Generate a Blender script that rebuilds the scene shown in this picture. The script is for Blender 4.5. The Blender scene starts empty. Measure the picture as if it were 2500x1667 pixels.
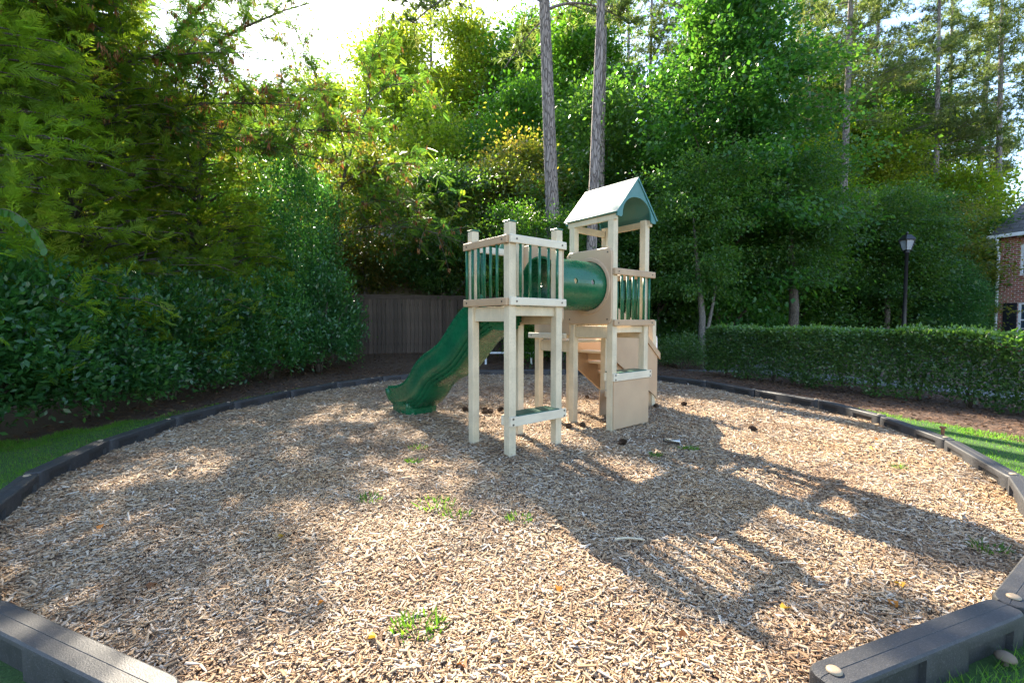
import bpy, bmesh, math, random
import numpy as np
from mathutils import Vector, Matrix
R = math.radians
PI = math.pi
S = bpy.context.scene
C = S.collection
rnd = random.Random(7)
rng = np.random.default_rng(7)

# ------------------------------------------------------------------ camera, sky, sun, exposure
cam_d = bpy.data.cameras.new('camera')
cam = bpy.data.objects.new('camera', cam_d)
C.objects.link(cam)
cam.location = (0, 0, 1.43)
cam.rotation_euler = (R(87.5), 0, 0)
cam_d.sensor_width = 36
cam_d.lens = 16.0
cam_d.clip_start = 0.05
cam_d.clip_end = 2000
S.camera = cam

SUN_EL, SUN_AZ = 39.0, -22.0          # azimuth measured from +Y towards +X
world = bpy.data.worlds.new('World')
S.world = world
world.use_nodes = True
wn = world.node_tree
sky = wn.nodes.new('ShaderNodeTexSky')
sky.sky_type = 'NISHITA'
sky.sun_disc = False
sky.sun_elevation = R(SUN_EL)
sky.sun_rotation = R(SUN_AZ)
sky.air_density = 1.0
sky.dust_density = 0.7
sky.ozone_density = 1.0
bg = wn.nodes['Background']
bg.inputs['Strength'].default_value = 0.135
wn.links.new(sky.outputs[0], bg.inputs[0])

sun_d = bpy.data.lights.new('sun', 'SUN')
sun_d.energy = 5.0
sun_d.angle = R(0.53)
sun_d.color = (1.0, 0.88, 0.70)
sun = bpy.data.objects.new('sun', sun_d)
C.objects.link(sun)
sd = Vector((math.sin(R(SUN_AZ)) * math.cos(R(SUN_EL)), math.cos(R(SUN_AZ)) * math.cos(R(SUN_EL)), math.sin(R(SUN_EL))))
sun.rotation_euler = sd.to_track_quat('Z', 'Y').to_euler()
sun.location = sd * 60

S.view_settings.view_transform = 'Standard'
S.view_settings.look = 'None'
S.view_settings.exposure = 2.2
S.view_settings.gamma = 1.0
S.view_settings.use_curve_mapping = False
S.render.engine = 'CYCLES'
S.cycles.max_bounces = 8
S.cycles.diffuse_bounces = 4
S.cycles.transmission_bounces = 6
S.cycles.use_denoising = True

# ------------------------------------------------------------------ materials
class NT:
    def __init__(s, name):
        s.m = bpy.data.materials.new(name)
        s.m.use_nodes = True
        s.t = s.m.node_tree
        s.p = s.t.nodes['Principled BSDF']
        s.out = s.t.nodes['Material Output']
    def n(s, typ, **kw):
        nd = s.t.nodes.new(typ)
        for k, v in kw.items():
            if k in nd.inputs.keys():
                nd.inputs[k].default_value = v
            else:
                setattr(nd, k, v)
        return nd
    def l(s, a, b):
        s.t.links.new(a, b)
    def coords(s, kind='Object', scale=(1, 1, 1)):
        tc = s.n('ShaderNodeTexCoord')
        mp = s.n('ShaderNodeMapping')
        mp.inputs['Scale'].default_value = scale
        s.l(tc.outputs[kind], mp.inputs['Vector'])
        return mp.outputs[0]
    def noise(s, vec, scale, detail=6, rough=0.6):
        nz = s.n('ShaderNodeTexNoise')
        nz.inputs['Scale'].default_value = scale
        nz.inputs['Detail'].default_value = detail
        nz.inputs['Roughness'].default_value = rough
        if vec is not None:
            s.l(vec, nz.inputs['Vector'])
        return nz.outputs['Fac']
    def ramp(s, fac, stops):
        r = s.n('ShaderNodeValToRGB')
        e = r.color_ramp.elements
        while len(e) < len(stops):
            e.new(0.5)
        for i, (p, c) in enumerate(stops):
            e[i].position = p
            e[i].color = (*c, 1) if len(c) == 3 else c
        s.l(fac, r.inputs[0])
        return r.outputs[0]
    def mix(s, fac, a, b, mode='MIX'):
        x = s.n('ShaderNodeMix', data_type='RGBA', blend_type=mode)
        if isinstance(fac, (int, float)):
            x.inputs['Factor'].default_value = fac
        else:
            s.l(fac, x.inputs['Factor'])
        for sock, v in ((x.inputs[6], a), (x.inputs[7], b)):
            if isinstance(v, tuple):
                sock.default_value = (*v, 1)
            else:
                s.l(v, sock)
        return x.outputs[2]
    def bump(s, h, strength=0.3, dist=0.01):
        b = s.n('ShaderNodeBump')
        b.inputs['Strength'].default_value = strength
        b.inputs['Distance'].default_value = dist
        s.l(h, b.inputs['Height'])
        s.l(b.outputs[0], s.p.inputs['Normal'])
    def set(s, **kw):
        for k, v in kw.items():
            s.p.inputs[k.replace('_', ' ')].default_value = v
        return s

def plastic(name, col, col2=None, rough=0.5, speck=0.0, grain=None, bumps=0.15, wear=(0.35, 0.7)):
    m = NT(name)
    v = m.coords('Object')
    n1 = m.noise(v, 3.0, 5)
    c2 = col2 or tuple(x * 0.82 for x in col)
    c = m.ramp(n1, [(wear[0], c2), (wear[1], col)])
    if speck:
        n2 = m.noise(v, 140, 2, 0.5)
        f = m.ramp(n2, [(0.30, (1, 1, 1)), (0.42, (0, 0, 0))])
        c = m.mix(f, c, tuple(x * (1 - speck) for x in col))
    if grain:
        v2 = m.coords('Object', grain)
        n3 = m.noise(v2, 6, 4)
        f3 = m.ramp(n3, [(0.45, (0, 0, 0)), (0.72, (0.35, 0.35, 0.35))])
        c = m.mix(f3, c, tuple(x * 0.62 for x in col))
    m.l(c, m.p.inputs['Base Color'])
    nr = m.noise(v, 14, 4)
    rr = m.ramp(nr, [(0.3, (rough - 0.08,) * 3), (0.7, (rough + 0.1,) * 3)])
    m.l(rr, m.p.inputs['Roughness'])
    m.bump(m.noise(v, 180, 3), bumps, 0.003)
    return m.m

M = {}
M['cream'] = plastic('cream_plastic_lumber', (0.68, 0.57, 0.39), (0.47, 0.40, 0.27), 0.6, 0.34, (9, 9, 0.8), 0.2, (0.28, 0.62))
M['cream2'] = plastic('pale_cream_plastic', (0.72, 0.64, 0.48), (0.62, 0.54, 0.40), 0.55, 0.2, (0.7, 6, 6))
M['tan'] = plastic('tan_plastic_lumber', (0.48, 0.325, 0.19), (0.39, 0.26, 0.15), 0.5, 0.2)
M['panel'] = plastic('tan_sheet_plastic', (0.52, 0.365, 0.225), (0.46, 0.32, 0.20), 0.45, 0.05, None, 0.1)
M['green'] = plastic('green_slide_plastic', (0.006, 0.115, 0.046), (0.004, 0.085, 0.036), 0.27, 0.0, None, 0.05)
M['rod'] = plastic('green_baluster_paint', (0.005, 0.110, 0.048), (0.004, 0.085, 0.038), 0.28, 0.0, None, 0.03)
M['seat'] = plastic('dark_green_seat_coating', (0.012, 0.085, 0.05), None, 0.4, 0.0, None, 0.2)
M['roofgreen'] = plastic('weathered_green_roof_plastic', (0.030, 0.175, 0.165), (0.06, 0.17, 0.15), 0.46, 0.0, None, 0.1)
M['roofslope'] = plastic('mottled_roof_plastic', (0.09, 0.20, 0.165), (0.22, 0.24, 0.18), 0.56, 0.0, None, 0.2, (0.38, 0.60))  # green mottled with beige, for the upper faces of the roof slopes
M['timber'] = plastic('black_plastic_border', (0.034, 0.034, 0.036), (0.024, 0.024, 0.026), 0.55, -0.9, None, 0.5)
M['capbeige'] = plastic('stake_cap_plastic', (0.34, 0.27, 0.19), (0.25, 0.18, 0.11), 0.6)
M['bolt'] = NT('dark_bolt').set(Base_Color=(0.12, 0.10, 0.08, 1), Metallic=0.7, Roughness=0.5).m
M['steel'] = NT('galvanised_steel').set(Base_Color=(0.42, 0.43, 0.44, 1), Metallic=1.0, Roughness=0.22).m
M['whitepaint'] = plastic('white_paint', (0.78, 0.79, 0.80), (0.68, 0.70, 0.72), 0.4)
M['blackpaint'] = plastic('black_metal_paint', (0.018, 0.019, 0.021), (0.012, 0.012, 0.013), 0.4)
M['frosted'] = NT('lantern_glass').set(Base_Color=(0.42, 0.45, 0.47, 1), Roughness=0.25, Transmission_Weight=0.35).m
M['glass'] = NT('window_glass').set(Base_Color=(0.03, 0.05, 0.07, 1), Roughness=0.05, Metallic=0.0, IOR=1.5).m
M['rust'] = plastic('rusty_steel', (0.28, 0.11, 0.045), (0.16, 0.06, 0.03), 0.8)
M['shutter'] = plastic('dark_shutter_paint', (0.012, 0.014, 0.02), None, 0.5)
M['mushroom'] = plastic('dry_mushroom', (0.20, 0.15, 0.10), (0.14, 0.10, 0.065), 0.85)
M['pinecone'] = plastic('pine_cone_brown', (0.10, 0.055, 0.030), (0.06, 0.035, 0.02), 0.85)

def bark(name, c1, c2, c3, sc=(7, 7, 1.3), b=0.9):
    m = NT(name)
    v = m.coords('Object', sc)
    vo = m.n('ShaderNodeTexVoronoi', feature='DISTANCE_TO_EDGE')
    vo.inputs['Scale'].default_value = 2.2
    nv = m.noise(v, 2.0, 3)
    vm = m.n('ShaderNodeVectorMath', operation='ADD')
    sc2 = m.n('ShaderNodeVectorMath', operation='SCALE')
    nt = m.n('ShaderNodeTexNoise')
    nt.inputs['Scale'].default_value = 1.5
    m.l(v, nt.inputs['Vector'])
    m.l(nt.outputs['Color'], sc2.inputs[0])
    sc2.inputs['Scale'].default_value = 0.7
    m.l(v, vm.inputs[0]); m.l(sc2.outputs[0], vm.inputs[1])
    m.l(vm.outputs[0], vo.inputs['Vector'])
    crack = m.ramp(vo.outputs['Distance'], [(0.0, (0, 0, 0)), (0.13, (1, 1, 1))])
    c = m.ramp(nv, [(0.3, c2), (0.7, c1)])
    c = m.mix(crack, c3, c)
    m.l(c, m.p.inputs['Base Color'])
    m.p.inputs['Roughness'].default_value = 0.9
    n2 = m.noise(v, 9, 4)
    ad = m.n('ShaderNodeMath', operation='MULTIPLY_ADD')
    m.l(n2, ad.inputs[0]); ad.inputs[1].default_value = 0.4
    m.l(crack, ad.inputs[2])
    m.bump(ad.outputs[0], b, 0.03)
    return m.m
M['pinebark'] = bark('pine_bark', (0.36, 0.31, 0.28), (0.25, 0.205, 0.175), (0.09, 0.07, 0.06))
M['bark'] = bark('grey_brown_bark', (0.16, 0.13, 0.10), (0.10, 0.08, 0.06), (0.04, 0.03, 0.025), (14, 14, 3), 0.6)
M['palebark'] = bark('pale_bark', (0.22, 0.19, 0.16), (0.15, 0.13, 0.11), (0.08, 0.07, 0.06), (9, 9, 5), 0.3)

def foliage(name, cols, tcols, rough=0.5, trans=0.4, spec=0.35):
    """leaf colour varies leaf by leaf (attribute Col.r) and plant by plant (object random)"""
    m = NT(name)
    at = m.n('ShaderNodeAttribute', attribute_name='Col')
    sp = m.n('ShaderNodeSeparateColor')
    m.l(at.outputs['Color'], sp.inputs[0])
    k = len(cols)
    c = m.ramp(sp.outputs[0], [(i / (k - 1), cols[i]) for i in range(k)])
    t = m.ramp(sp.outputs[0], [(i / (k - 1), tcols[i]) for i in range(k)])
    oi = m.n('ShaderNodeObjectInfo')
    hs = m.n('ShaderNodeMath', operation='MULTIPLY_ADD')
    m.l(oi.outputs['Random'], hs.inputs[0]); hs.inputs[1].default_value = 0.35; hs.inputs[2].default_value = 0.83
    def vary(col):
        x = m.n('ShaderNodeHueSaturation')
        m.l(hs.outputs[0], x.inputs['Value'])
        m.l(col, x.inputs['Color'])
        return x.outputs[0]
    c, t = vary(c), vary(t)
    m.l(c, m.p.inputs['Base Color'])
    m.p.inputs['Roughness'].default_value = rough
    m.p.inputs['Specular IOR Level'].default_value = spec
    tr = m.n('ShaderNodeBsdfTranslucent')
    m.l(t, tr.inputs['Color'])
    mx = m.n('ShaderNodeMixShader')
    mx.inputs[0].default_value = trans
    m.l(m.p.outputs[0], mx.inputs[1]); m.l(tr.outputs[0], mx.inputs[2])
    m.l(mx.outputs[0], m.out.inputs['Surface'])
    return m.m
M['leaf_green'] = foliage('green_leaves', [(0.030, 0.080, 0.010), (0.050, 0.125, 0.015), (0.080, 0.150, 0.020)], [(0.10, 0.30, 0.015), (0.17, 0.42, 0.02), (0.30, 0.50, 0.03)], 0.45, 0.45)
M['leaf_gum'] = foliage('bright_green_leaves', [(0.022, 0.090, 0.012), (0.035, 0.130, 0.018), (0.065, 0.165, 0.022)], [(0.07, 0.24, 0.02), (0.13, 0.36, 0.03), (0.24, 0.44, 0.04)], 0.42, 0.45, 0.5)
M['leaf_yellow'] = foliage('yellow_green_leaves', [(0.075, 0.115, 0.012), (0.105, 0.145, 0.015), (0.150, 0.160, 0.018)], [(0.28, 0.48, 0.02), (0.46, 0.62, 0.03), (0.70, 0.68, 0.04)], 0.5, 0.55)
M['leaf_olive'] = foliage('olive_leaves', [(0.045, 0.070, 0.014), (0.075, 0.100, 0.018), (0.130, 0.105, 0.025)], [(0.20, 0.28, 0.02), (0.34, 0.38, 0.03), (0.5, 0.34, 0.04)], 0.45, 0.5, 0.5)
M['leaf_dark'] = foliage('dark_understory_leaves', [(0.028, 0.075, 0.016), (0.045, 0.110, 0.020), (0.075, 0.130, 0.024)], [(0.09, 0.26, 0.03), (0.16, 0.36, 0.03), (0.30, 0.46, 0.04)], 0.42, 0.42, 0.5)
M['leaf_holly'] = foliage('glossy_dark_green_leaves', [(0.022, 0.075, 0.026), (0.036, 0.110, 0.032), (0.065, 0.155, 0.036)], [(0.07, 0.28, 0.04), (0.13, 0.42, 0.05), (0.28, 0.58, 0.05)], 0.3, 0.38, 0.6)
M['leaf_hedge'] = foliage('hedge_leaves', [(0.030, 0.070, 0.018), (0.055, 0.112, 0.026), (0.105, 0.185, 0.036)], [(0.07, 0.22, 0.03), (0.13, 0.34, 0.04), (0.28, 0.52, 0.04)], 0.3, 0.32, 0.6)
M['leaf_cedar'] = foliage('cedar_sprays', [(0.050, 0.095, 0.012), (0.080, 0.145, 0.014), (0.135, 0.165, 0.024)], [(0.26, 0.48, 0.02), (0.45, 0.66, 0.03), (0.66, 0.72, 0.05)], 0.6, 0.5, 0.2)
M['leaf_pine'] = foliage('pine_needles', [(0.040, 0.070, 0.018), (0.070, 0.110, 0.028), (0.120, 0.130, 0.040)], [(0.16, 0.26, 0.04), (0.28, 0.38, 0.06), (0.42, 0.42, 0.09)], 0.5, 0.4, 0.4)
M['leaf_mimosa'] = foliage('feathery_leaves', [(0.030, 0.085, 0.024), (0.055, 0.120, 0.022), (0.115, 0.150, 0.020)], [(0.10, 0.30, 0.05), (0.24, 0.42, 0.03), (0.45, 0.52, 0.03)], 0.5, 0.45)
M['pod'] = foliage('dry_seed_pods', [(0.16, 0.060, 0.022), (0.24, 0.10, 0.035), (0.30, 0.15, 0.06)], [(0.40, 0.13, 0.03), (0.5, 0.2, 0.05), (0.55, 0.28, 0.08)], 0.6, 0.3)
M['grassblade'] = foliage('grass_blades', [(0.045, 0.125, 0.014), (0.075, 0.175, 0.018), (0.13, 0.19, 0.03)], [(0.14, 0.42, 0.03), (0.24, 0.58, 0.04), (0.42, 0.6, 0.06)], 0.5, 0.45)
M['straw'] = foliage('pine_straw', [(0.075, 0.036, 0.020), (0.135, 0.068, 0.036), (0.22, 0.13, 0.075)], [(0.1, 0.05, 0.02), (0.15, 0.08, 0.03), (0.2, 0.12, 0.05)], 0.8, 0.1)
M['deadleaf'] = foliage('fallen_leaves', [(0.42, 0.13, 0.02), (0.55, 0.30, 0.03), (0.20, 0.07, 0.03)], [(0.5, 0.2, 0.02), (0.6, 0.4, 0.04), (0.3, 0.1, 0.03)], 0.6, 0.25)

def chip_mat():
    m = NT('wood_chips')
    at = m.n('ShaderNodeAttribute', attribute_name='Col')
    sp = m.n('ShaderNodeSeparateColor')
    m.l(at.outputs['Color'], sp.inputs[0])
    c = m.ramp(sp.outputs[0], [(0, (0.070, 0.040, 0.022)), (0.2, (0.20, 0.11, 0.052)), (0.42, (0.42, 0.27, 0.14)), (0.66, (0.53, 0.395, 0.255)), (0.85, (0.57, 0.475, 0.365)), (1, (0.68, 0.61, 0.52))])
    v = m.coords('Object')
    n1 = m.noise(v, 0.9, 5, 0.6)
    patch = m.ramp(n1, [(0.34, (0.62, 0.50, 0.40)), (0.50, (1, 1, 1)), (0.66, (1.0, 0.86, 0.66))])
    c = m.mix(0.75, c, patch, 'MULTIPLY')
    n2 = m.noise(v, 160, 3)
    c = m.mix(m.ramp(n2, [(0.4, (0.3,) * 3), (0.6, (0, 0, 0))]), c, (0.12, 0.08, 0.05))
    m.l(c, m.p.inputs['Base Color'])
    m.p.inputs['Roughness'].default_value = 0.8
    return m.m
M['chips'] = chip_mat()

def mulch_mat():
    m = NT('mulch_base')
    v = m.coords('Object')
    vo = m.n('ShaderNodeTexVoronoi')
    vo.inputs['Scale'].default_value = 28
    mp = m.coords('Object', (1, 2.2, 1))
    m.l(mp, vo.inputs['Vector'])
    sp = m.n('ShaderNodeSeparateColor')
    m.l(vo.outputs['Color'], sp.inputs[0])
    c = m.ramp(sp.outputs[0], [(0, (0.05, 0.03, 0.02)), (0.35, (0.15, 0.095, 0.058)), (0.7, (0.29, 0.21, 0.14)), (1, (0.42, 0.34, 0.25))])
    n1 = m.noise(v, 0.9, 5, 0.6)
    patch = m.ramp(n1, [(0.34, (0.62, 0.50, 0.40)), (0.50, (1, 1, 1)), (0.66, (1.0, 0.86, 0.66))])
    c = m.mix(0.75, c, patch, 'MULTIPLY')
    m.l(c, m.p.inputs['Base Color'])
    m.p.inputs['Roughness'].default_value = 0.9
    m.bump(vo.outputs['Distance'], 0.8, 0.02)
    return m.m
M['mulch'] = mulch_mat()

def soil_mat(name, c1, c2, c3, sc=1.0):
    m = NT(name)
    v = m.coords('Object')
    n1 = m.noise(v, 1.3 * sc, 6, 0.65)
    n2 = m.noise(v, 34 * sc, 6, 0.7)
    c = m.ramp(n2, [(0.3, c1), (0.52, c2), (0.75, c3)])
    c = m.mix(m.ramp(n1, [(0.35, (0.55,) * 3), (0.65, (0, 0, 0))]), c, c1)
    m.l(c, m.p.inputs['Base Color'])
    m.p.inputs['Roughness'].default_value = 0.95
    m.bump(n2, 0.9, 0.03)
    return m.m
M['ground'] = soil_mat('pine_straw_ground', (0.055, 0.032, 0.022), (0.115, 0.068, 0.044), (0.20, 0.13, 0.085))
M['lawn'] = soil_mat('lawn_turf', (0.026, 0.065, 0.010), (0.045, 0.115, 0.015), (0.09, 0.155, 0.028), 1.5)
M['concrete'] = soil_mat('concrete_path', (0.13, 0.13, 0.13), (0.17, 0.17, 0.17), (0.21, 0.21, 0.205))

def wood_mat():
    m = NT('weathered_fence_wood')
    v = m.coords('Object', (14, 14, 0.9))
    n = m.noise(v, 4, 6, 0.65)
    c = m.ramp(n, [(0.28, (0.040, 0.028, 0.021)), (0.55, (0.085, 0.060, 0.045)), (0.8, (0.15, 0.115, 0.09))])
    oi = m.n('ShaderNodeObjectInfo')
    hs = m.n('ShaderNodeHueSaturation')
    mm = m.n('ShaderNodeMath', operation='MULTIPLY_ADD')
    m.l(oi.outputs['Random'], mm.inputs[0]); mm.inputs[1].default_value = 0.6; mm.inputs[2].default_value = 0.7
    m.l(mm.outputs[0], hs.inputs['Value']); m.l(c, hs.inputs['Color'])
    m.l(hs.outputs[0], m.p.inputs['Base Color'])
    m.p.inputs['Roughness'].default_value = 0.9
    m.bump(n, 0.5, 0.01)
    return m.m
M['fence'] = wood_mat()

def brick_mat():
    m = NT('red_brick')
    tc = m.n('ShaderNodeTexCoord')
    sx = m.n('ShaderNodeSeparateXYZ'); m.l(tc.outputs['Object'], sx.inputs[0])
    cb = m.n('ShaderNodeCombineXYZ')
    ad = m.n('ShaderNodeMath', operation='ADD'); m.l(sx.outputs[0], ad.inputs[0]); m.l(sx.outputs[1], ad.inputs[1])
    m.l(ad.outputs[0], cb.inputs[0]); m.l(sx.outputs[2], cb.inputs[1])
    b = m.n('ShaderNodeTexBrick')
    b.inputs['Scale'].default_value = 1.0
    b.inputs['Brick Width'].default_value = 0.215
    b.inputs['Row Height'].default_value = 0.088
    b.inputs['Mortar Size'].default_value = 0.012
    b.inputs['Color1'].default_value = (0.36, 0.085, 0.050, 1)
    b.inputs['Color2'].default_value = (0.20, 0.050, 0.036, 1)
    b.inputs['Mortar'].default_value = (0.48, 0.42, 0.36, 1)
    m.l(cb.outputs[0], b.inputs['Vector'])
    m.l(b.outputs['Color'], m.p.inputs['Base Color'])
    m.p.inputs['Roughness'].default_value = 0.85
    m.bump(b.outputs['Fac'], -0.4, 0.01)
    return m.m
M['brick'] = brick_mat()

def row_mat(name, c1, c2, row, rough=0.85):
    m = NT(name)
    tc = m.n('ShaderNodeTexCoord')
    b = m.n('ShaderNodeTexBrick')
    b.inputs['Scale'].default_value = 1.0
    b.inputs['Brick Width'].default_value = 0.3
    b.inputs['Row Height'].default_value = row
    b.inputs['Mortar Size'].default_value = 0.012
    b.inputs['Color1'].default_value = (*c1, 1)
    b.inputs['Color2'].default_value = (*c2, 1)
    b.inputs['Mortar'].default_value = (*[x * 0.5 for x in c2], 1)
    m.l(tc.outputs['Object'], b.inputs['Vector'])
    n = m.noise(tc.outputs['Object'], 40, 4)
    c = m.mix(m.ramp(n, [(0.4, (0.4,) * 3), (0.6, (0, 0, 0))]), b.outputs['Color'], tuple(x * 0.7 for x in c1))
    m.l(c, m.p.inputs['Base Color'])
    m.p.inputs['Roughness'].default_value = rough
    return m.m
M['shingle'] = row_mat('asphalt_shingles', (0.13, 0.125, 0.13), (0.09, 0.088, 0.092), 0.14)
M['paleshingle'] = row_mat('pale_shingles', (0.42, 0.36, 0.30), (0.34, 0.29, 0.24), 0.14)
M['siding'] = plastic('olive_beige_siding', (0.22, 0.20, 0.135), (0.19, 0.17, 0.115), 0.6)

# ------------------------------------------------------------------ helpers
def tag(o, label=None, cat=None, group=None, kind=None):
    if label: o['label'] = label
    if cat: o['category'] = cat
    if group: o['group'] = group
    if kind: o['kind'] = kind
    return o

def link(name, me, mat=None, parent=None, loc=None, rot=None):
    o = bpy.data.objects.new(name, me)
    C.objects.link(o)
    if mat is not None and me is not None and len(me.materials) == 0:
        me.materials.append(mat)
    if parent is not None: o.parent = parent
    if loc is not None: o.location = loc
    if rot is not None: o.rotation_euler = rot
    return o

def empty(name, loc=(0, 0, 0), rz=0.0):
    o = bpy.data.objects.new(name, None)
    C.objects.link(o)
    o.location = loc
    o.rotation_euler = (0, 0, rz)
    return o

def pymesh(name, verts, faces, smooth=False):
    me = bpy.data.meshes.new(name)
    me.from_pydata([tuple(v) for v in verts], [], [tuple(f) for f in faces])
    if smooth:
        me.polygons.foreach_set('use_smooth', [True] * len(me.polygons))
    me.update()
    return me

def npmesh(name, verts, faces, col=None, smooth=False):
    """faces: (N,k) int array, all of one size; col: per vertex (V,) scalar stored as attribute Col"""
    me = bpy.data.meshes.new(name)
    nv, (nf, k) = len(verts), faces.shape
    me.vertices.add(nv)
    me.vertices.foreach_set('co', np.ascontiguousarray(verts, dtype=np.float32).ravel())
    me.loops.add(nf * k)
    me.loops.foreach_set('vertex_index', np.ascontiguousarray(faces, dtype=np.int32).ravel())
    me.polygons.add(nf)
    me.polygons.foreach_set('loop_start', np.arange(0, nf * k, k, dtype=np.int32))
    me.polygons.foreach_set('loop_total', np.full(nf, k, dtype=np.int32))
    if smooth:
        me.polygons.foreach_set('use_smooth', np.ones(nf, dtype=bool))
    me.update(calc_edges=True)
    if col is not None:
        a = me.attributes.new('Col', 'FLOAT_COLOR', 'POINT')
        c4 = np.ones((nv, 4), dtype=np.float32)
        c4[:, 0] = np.clip(col, 0, 1); c4[:, 1] = c4[:, 0]; c4[:, 2] = c4[:, 0]
        a.data.foreach_set('color', c4.ravel())
    return me

def unit(a):
    return a / np.maximum(np.linalg.norm(a, axis=-1, keepdims=True), 1e-9)

def leafgeo(pos, axis, nrm, L, W, col, fold=0.12):
    """one folded diamond quad per leaf"""
    axis = unit(axis)
    side = unit(np.cross(nrm, axis))
    up = np.cross(axis, side)
    L = np.broadcast_to(np.asarray(L, float), (len(pos),))[:, None]
    W = np.broadcast_to(np.asarray(W, float), (len(pos),))[:, None]
    mid = pos + axis * L * 0.45 + up * W * fold
    v = np.stack([pos, mid + side * W * 0.5, pos + axis * L, mid - side * W * 0.5], axis=1).reshape(-1, 3)
    f = np.arange(len(pos) * 4).reshape(-1, 4)
    return v, f, np.repeat(col, 4)

def bladegeo(pos, axis, L, W, col, rg):
    axis = unit(axis)
    side = unit(np.cross(axis, rg.normal(size=axis.shape)))
    L = np.broadcast_to(np.asarray(L, float), (len(pos),))[:, None]
    v = np.stack([pos - side * W * 0.5, pos + side * W * 0.5, pos + axis * L], axis=1).reshape(-1, 3)
    return v, np.arange(len(pos) * 3).reshape(-1, 3), np.repeat(col, 3)

def box_bm(bm, lo, hi, bev=0.0, seg=2):
    r = bmesh.ops.create_cube(bm, size=1.0)
    vs = r['verts']
    lo, hi = Vector(lo), Vector(hi)
    for v in vs:
        v.co = Vector((lo[i] + (v.co[i] + 0.5) * (hi[i] - lo[i]) for i in range(3)))
    if bev > 0:
        es = {e for v in vs for e in v.link_edges}
        bmesh.ops.bevel(bm, geom=list(es), offset=bev, segments=seg, affect='EDGES', profile=0.6)

def bm_obj(name, bm, mat, parent=None, smooth=False, loc=None, rot=None):
    me = bpy.data.meshes.new(name)
    bmesh.ops.recalc_face_normals(bm, faces=bm.faces[:])
    bm.to_mesh(me)
    bm.free()
    if smooth:
        me.polygons.foreach_set('use_smooth', [True] * len(me.polygons))
    return link(name, me, mat, parent, loc, rot)

def box(name, lo, hi, mat, parent=None, bev=0.006, seg=2):
    bm = bmesh.new()
    box_bm(bm, lo, hi, bev, seg)
    return bm_obj(name, bm, mat, parent)

def tube_geo(pts, rad, sides=8, cap=True):
    pts = [Vector(p) for p in pts]
    n = len(pts)
    if not hasattr(rad, '__len__'): rad = [rad] * n
    vs, fs = [], []
    up = Vector((0.13, 0.31, 0.94))
    for i in range(n):
        t = (pts[min(i + 1, n - 1)] - pts[max(i - 1, 0)]).normalized()
        a = t.cross(up)
        if a.length < 1e-3: a = t.cross(Vector((1, 0, 0)))
        a.normalize(); b = t.cross(a).normalized()
        for k in range(sides):
            q = 2 * PI * k / sides
            vs.append(pts[i] + (a * math.cos(q) + b * math.sin(q)) * rad[i])
    for i in range(n - 1):
        for k in range(sides):
            k2 = (k + 1) % sides
            fs.append((i * sides + k, i * sides + k2, (i + 1) * sides + k2, (i + 1) * sides + k))
    if cap:
        fs.append(tuple(range(sides))[::-1]); fs.append(tuple((n - 1) * sides + k for k in range(sides)))
    return vs, fs

def tubes_mesh(name, list_of, sides=6):
    V, F = [], []
    for pts, rad in list_of:
        v, f = tube_geo(pts, rad, sides)
        o = len(V)
        V += v; F += [tuple(i + o for i in q) for q in f]
    return pymesh(name, V, F, True)

def extrude_poly(name, pts2, lo, hi, axis, mat, parent=None, bev=0.0):
    """polygon pts2 (a,b) extruded along axis (0,1,2) from lo to hi; the two other axes in order"""
    bm = bmesh.new()
    def mk(a, b, c):
        p = [a, b]; p.insert(axis, c); return p
    v0 = [bm.verts.new(mk(a, b, lo)) for a, b in pts2]
    f = bm.faces.new(v0)
    r = bmesh.ops.extrude_face_region(bm, geom=[f])
    for g in r['geom']:
        if isinstance(g, bmesh.types.BMVert):
            g.co[axis] = hi
    if bev:
        es = [e for e in bm.edges if abs(e.verts[0].co[axis] - e.verts[1].co[axis]) < 1e-6]
        bmesh.ops.bevel(bm, geom=es, offset=bev, segments=2, affect='EDGES')
    return bm_obj(name, bm, mat, parent)

def sstep(a, b, x):
    t = np.clip((x - a) / (b - a), 0, 1)
    return t * t * (3 - 2 * t)

def ground_z(x, y):
    """flat round the playground, rising a little towards the fence at the back left"""
    x = np.asarray(x, float); y = np.asarray(y, float)
    return -0.02 + 0.30 * sstep(12.6, 16.5, y) * (1 - sstep(4.0, 8.0, x)) * sstep(-30, -12, x) + 0.05 * sstep(10, 30, y)

# ------------------------------------------------------------------ border line of the playground
BP = [(1.12, 1.60), (2.28, 2.03), (3.34, 2.72), (4.20, 3.72), (4.82, 4.95), (5.07, 6.15), (5.05, 7.40), (4.62, 8.55), (4.22, 9.75), (3.52, 10.85), (2.58, 11.68), (1.45, 12.12), (0.20, 12.20), (-1.05, 12.0), (-2.15, 11.45), (-3.05, 10.6), (-3.75, 9.6), (-4.17, 8.45), (-4.50, 7.25), (-4.56, 6.05), (-4.44, 4.9), (-4.08, 3.80), (-3.46, 2.80), (-2.42, 2.02), (-1.20, 1.53), (-0.12, 1.34), (0.95, 1.46)]
BPn = np.array(BP)
def inside_border(x, y, shrink=0.0):
    c = np.array([0.25, 6.6])
    P = BPn + unit(c - BPn) * shrink
    ins = np.zeros(np.shape(x), bool)
    n = len(P)
    for i in range(n):
        x1, y1 = P[i]; x2, y2 = P[(i + 1) % n]
        cond = ((y1 > y) != (y2 > y)) & (x < (x2 - x1) * (y - y1) / (y2 - y1 + 1e-12) + x1)
        ins ^= cond
    return ins

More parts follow.
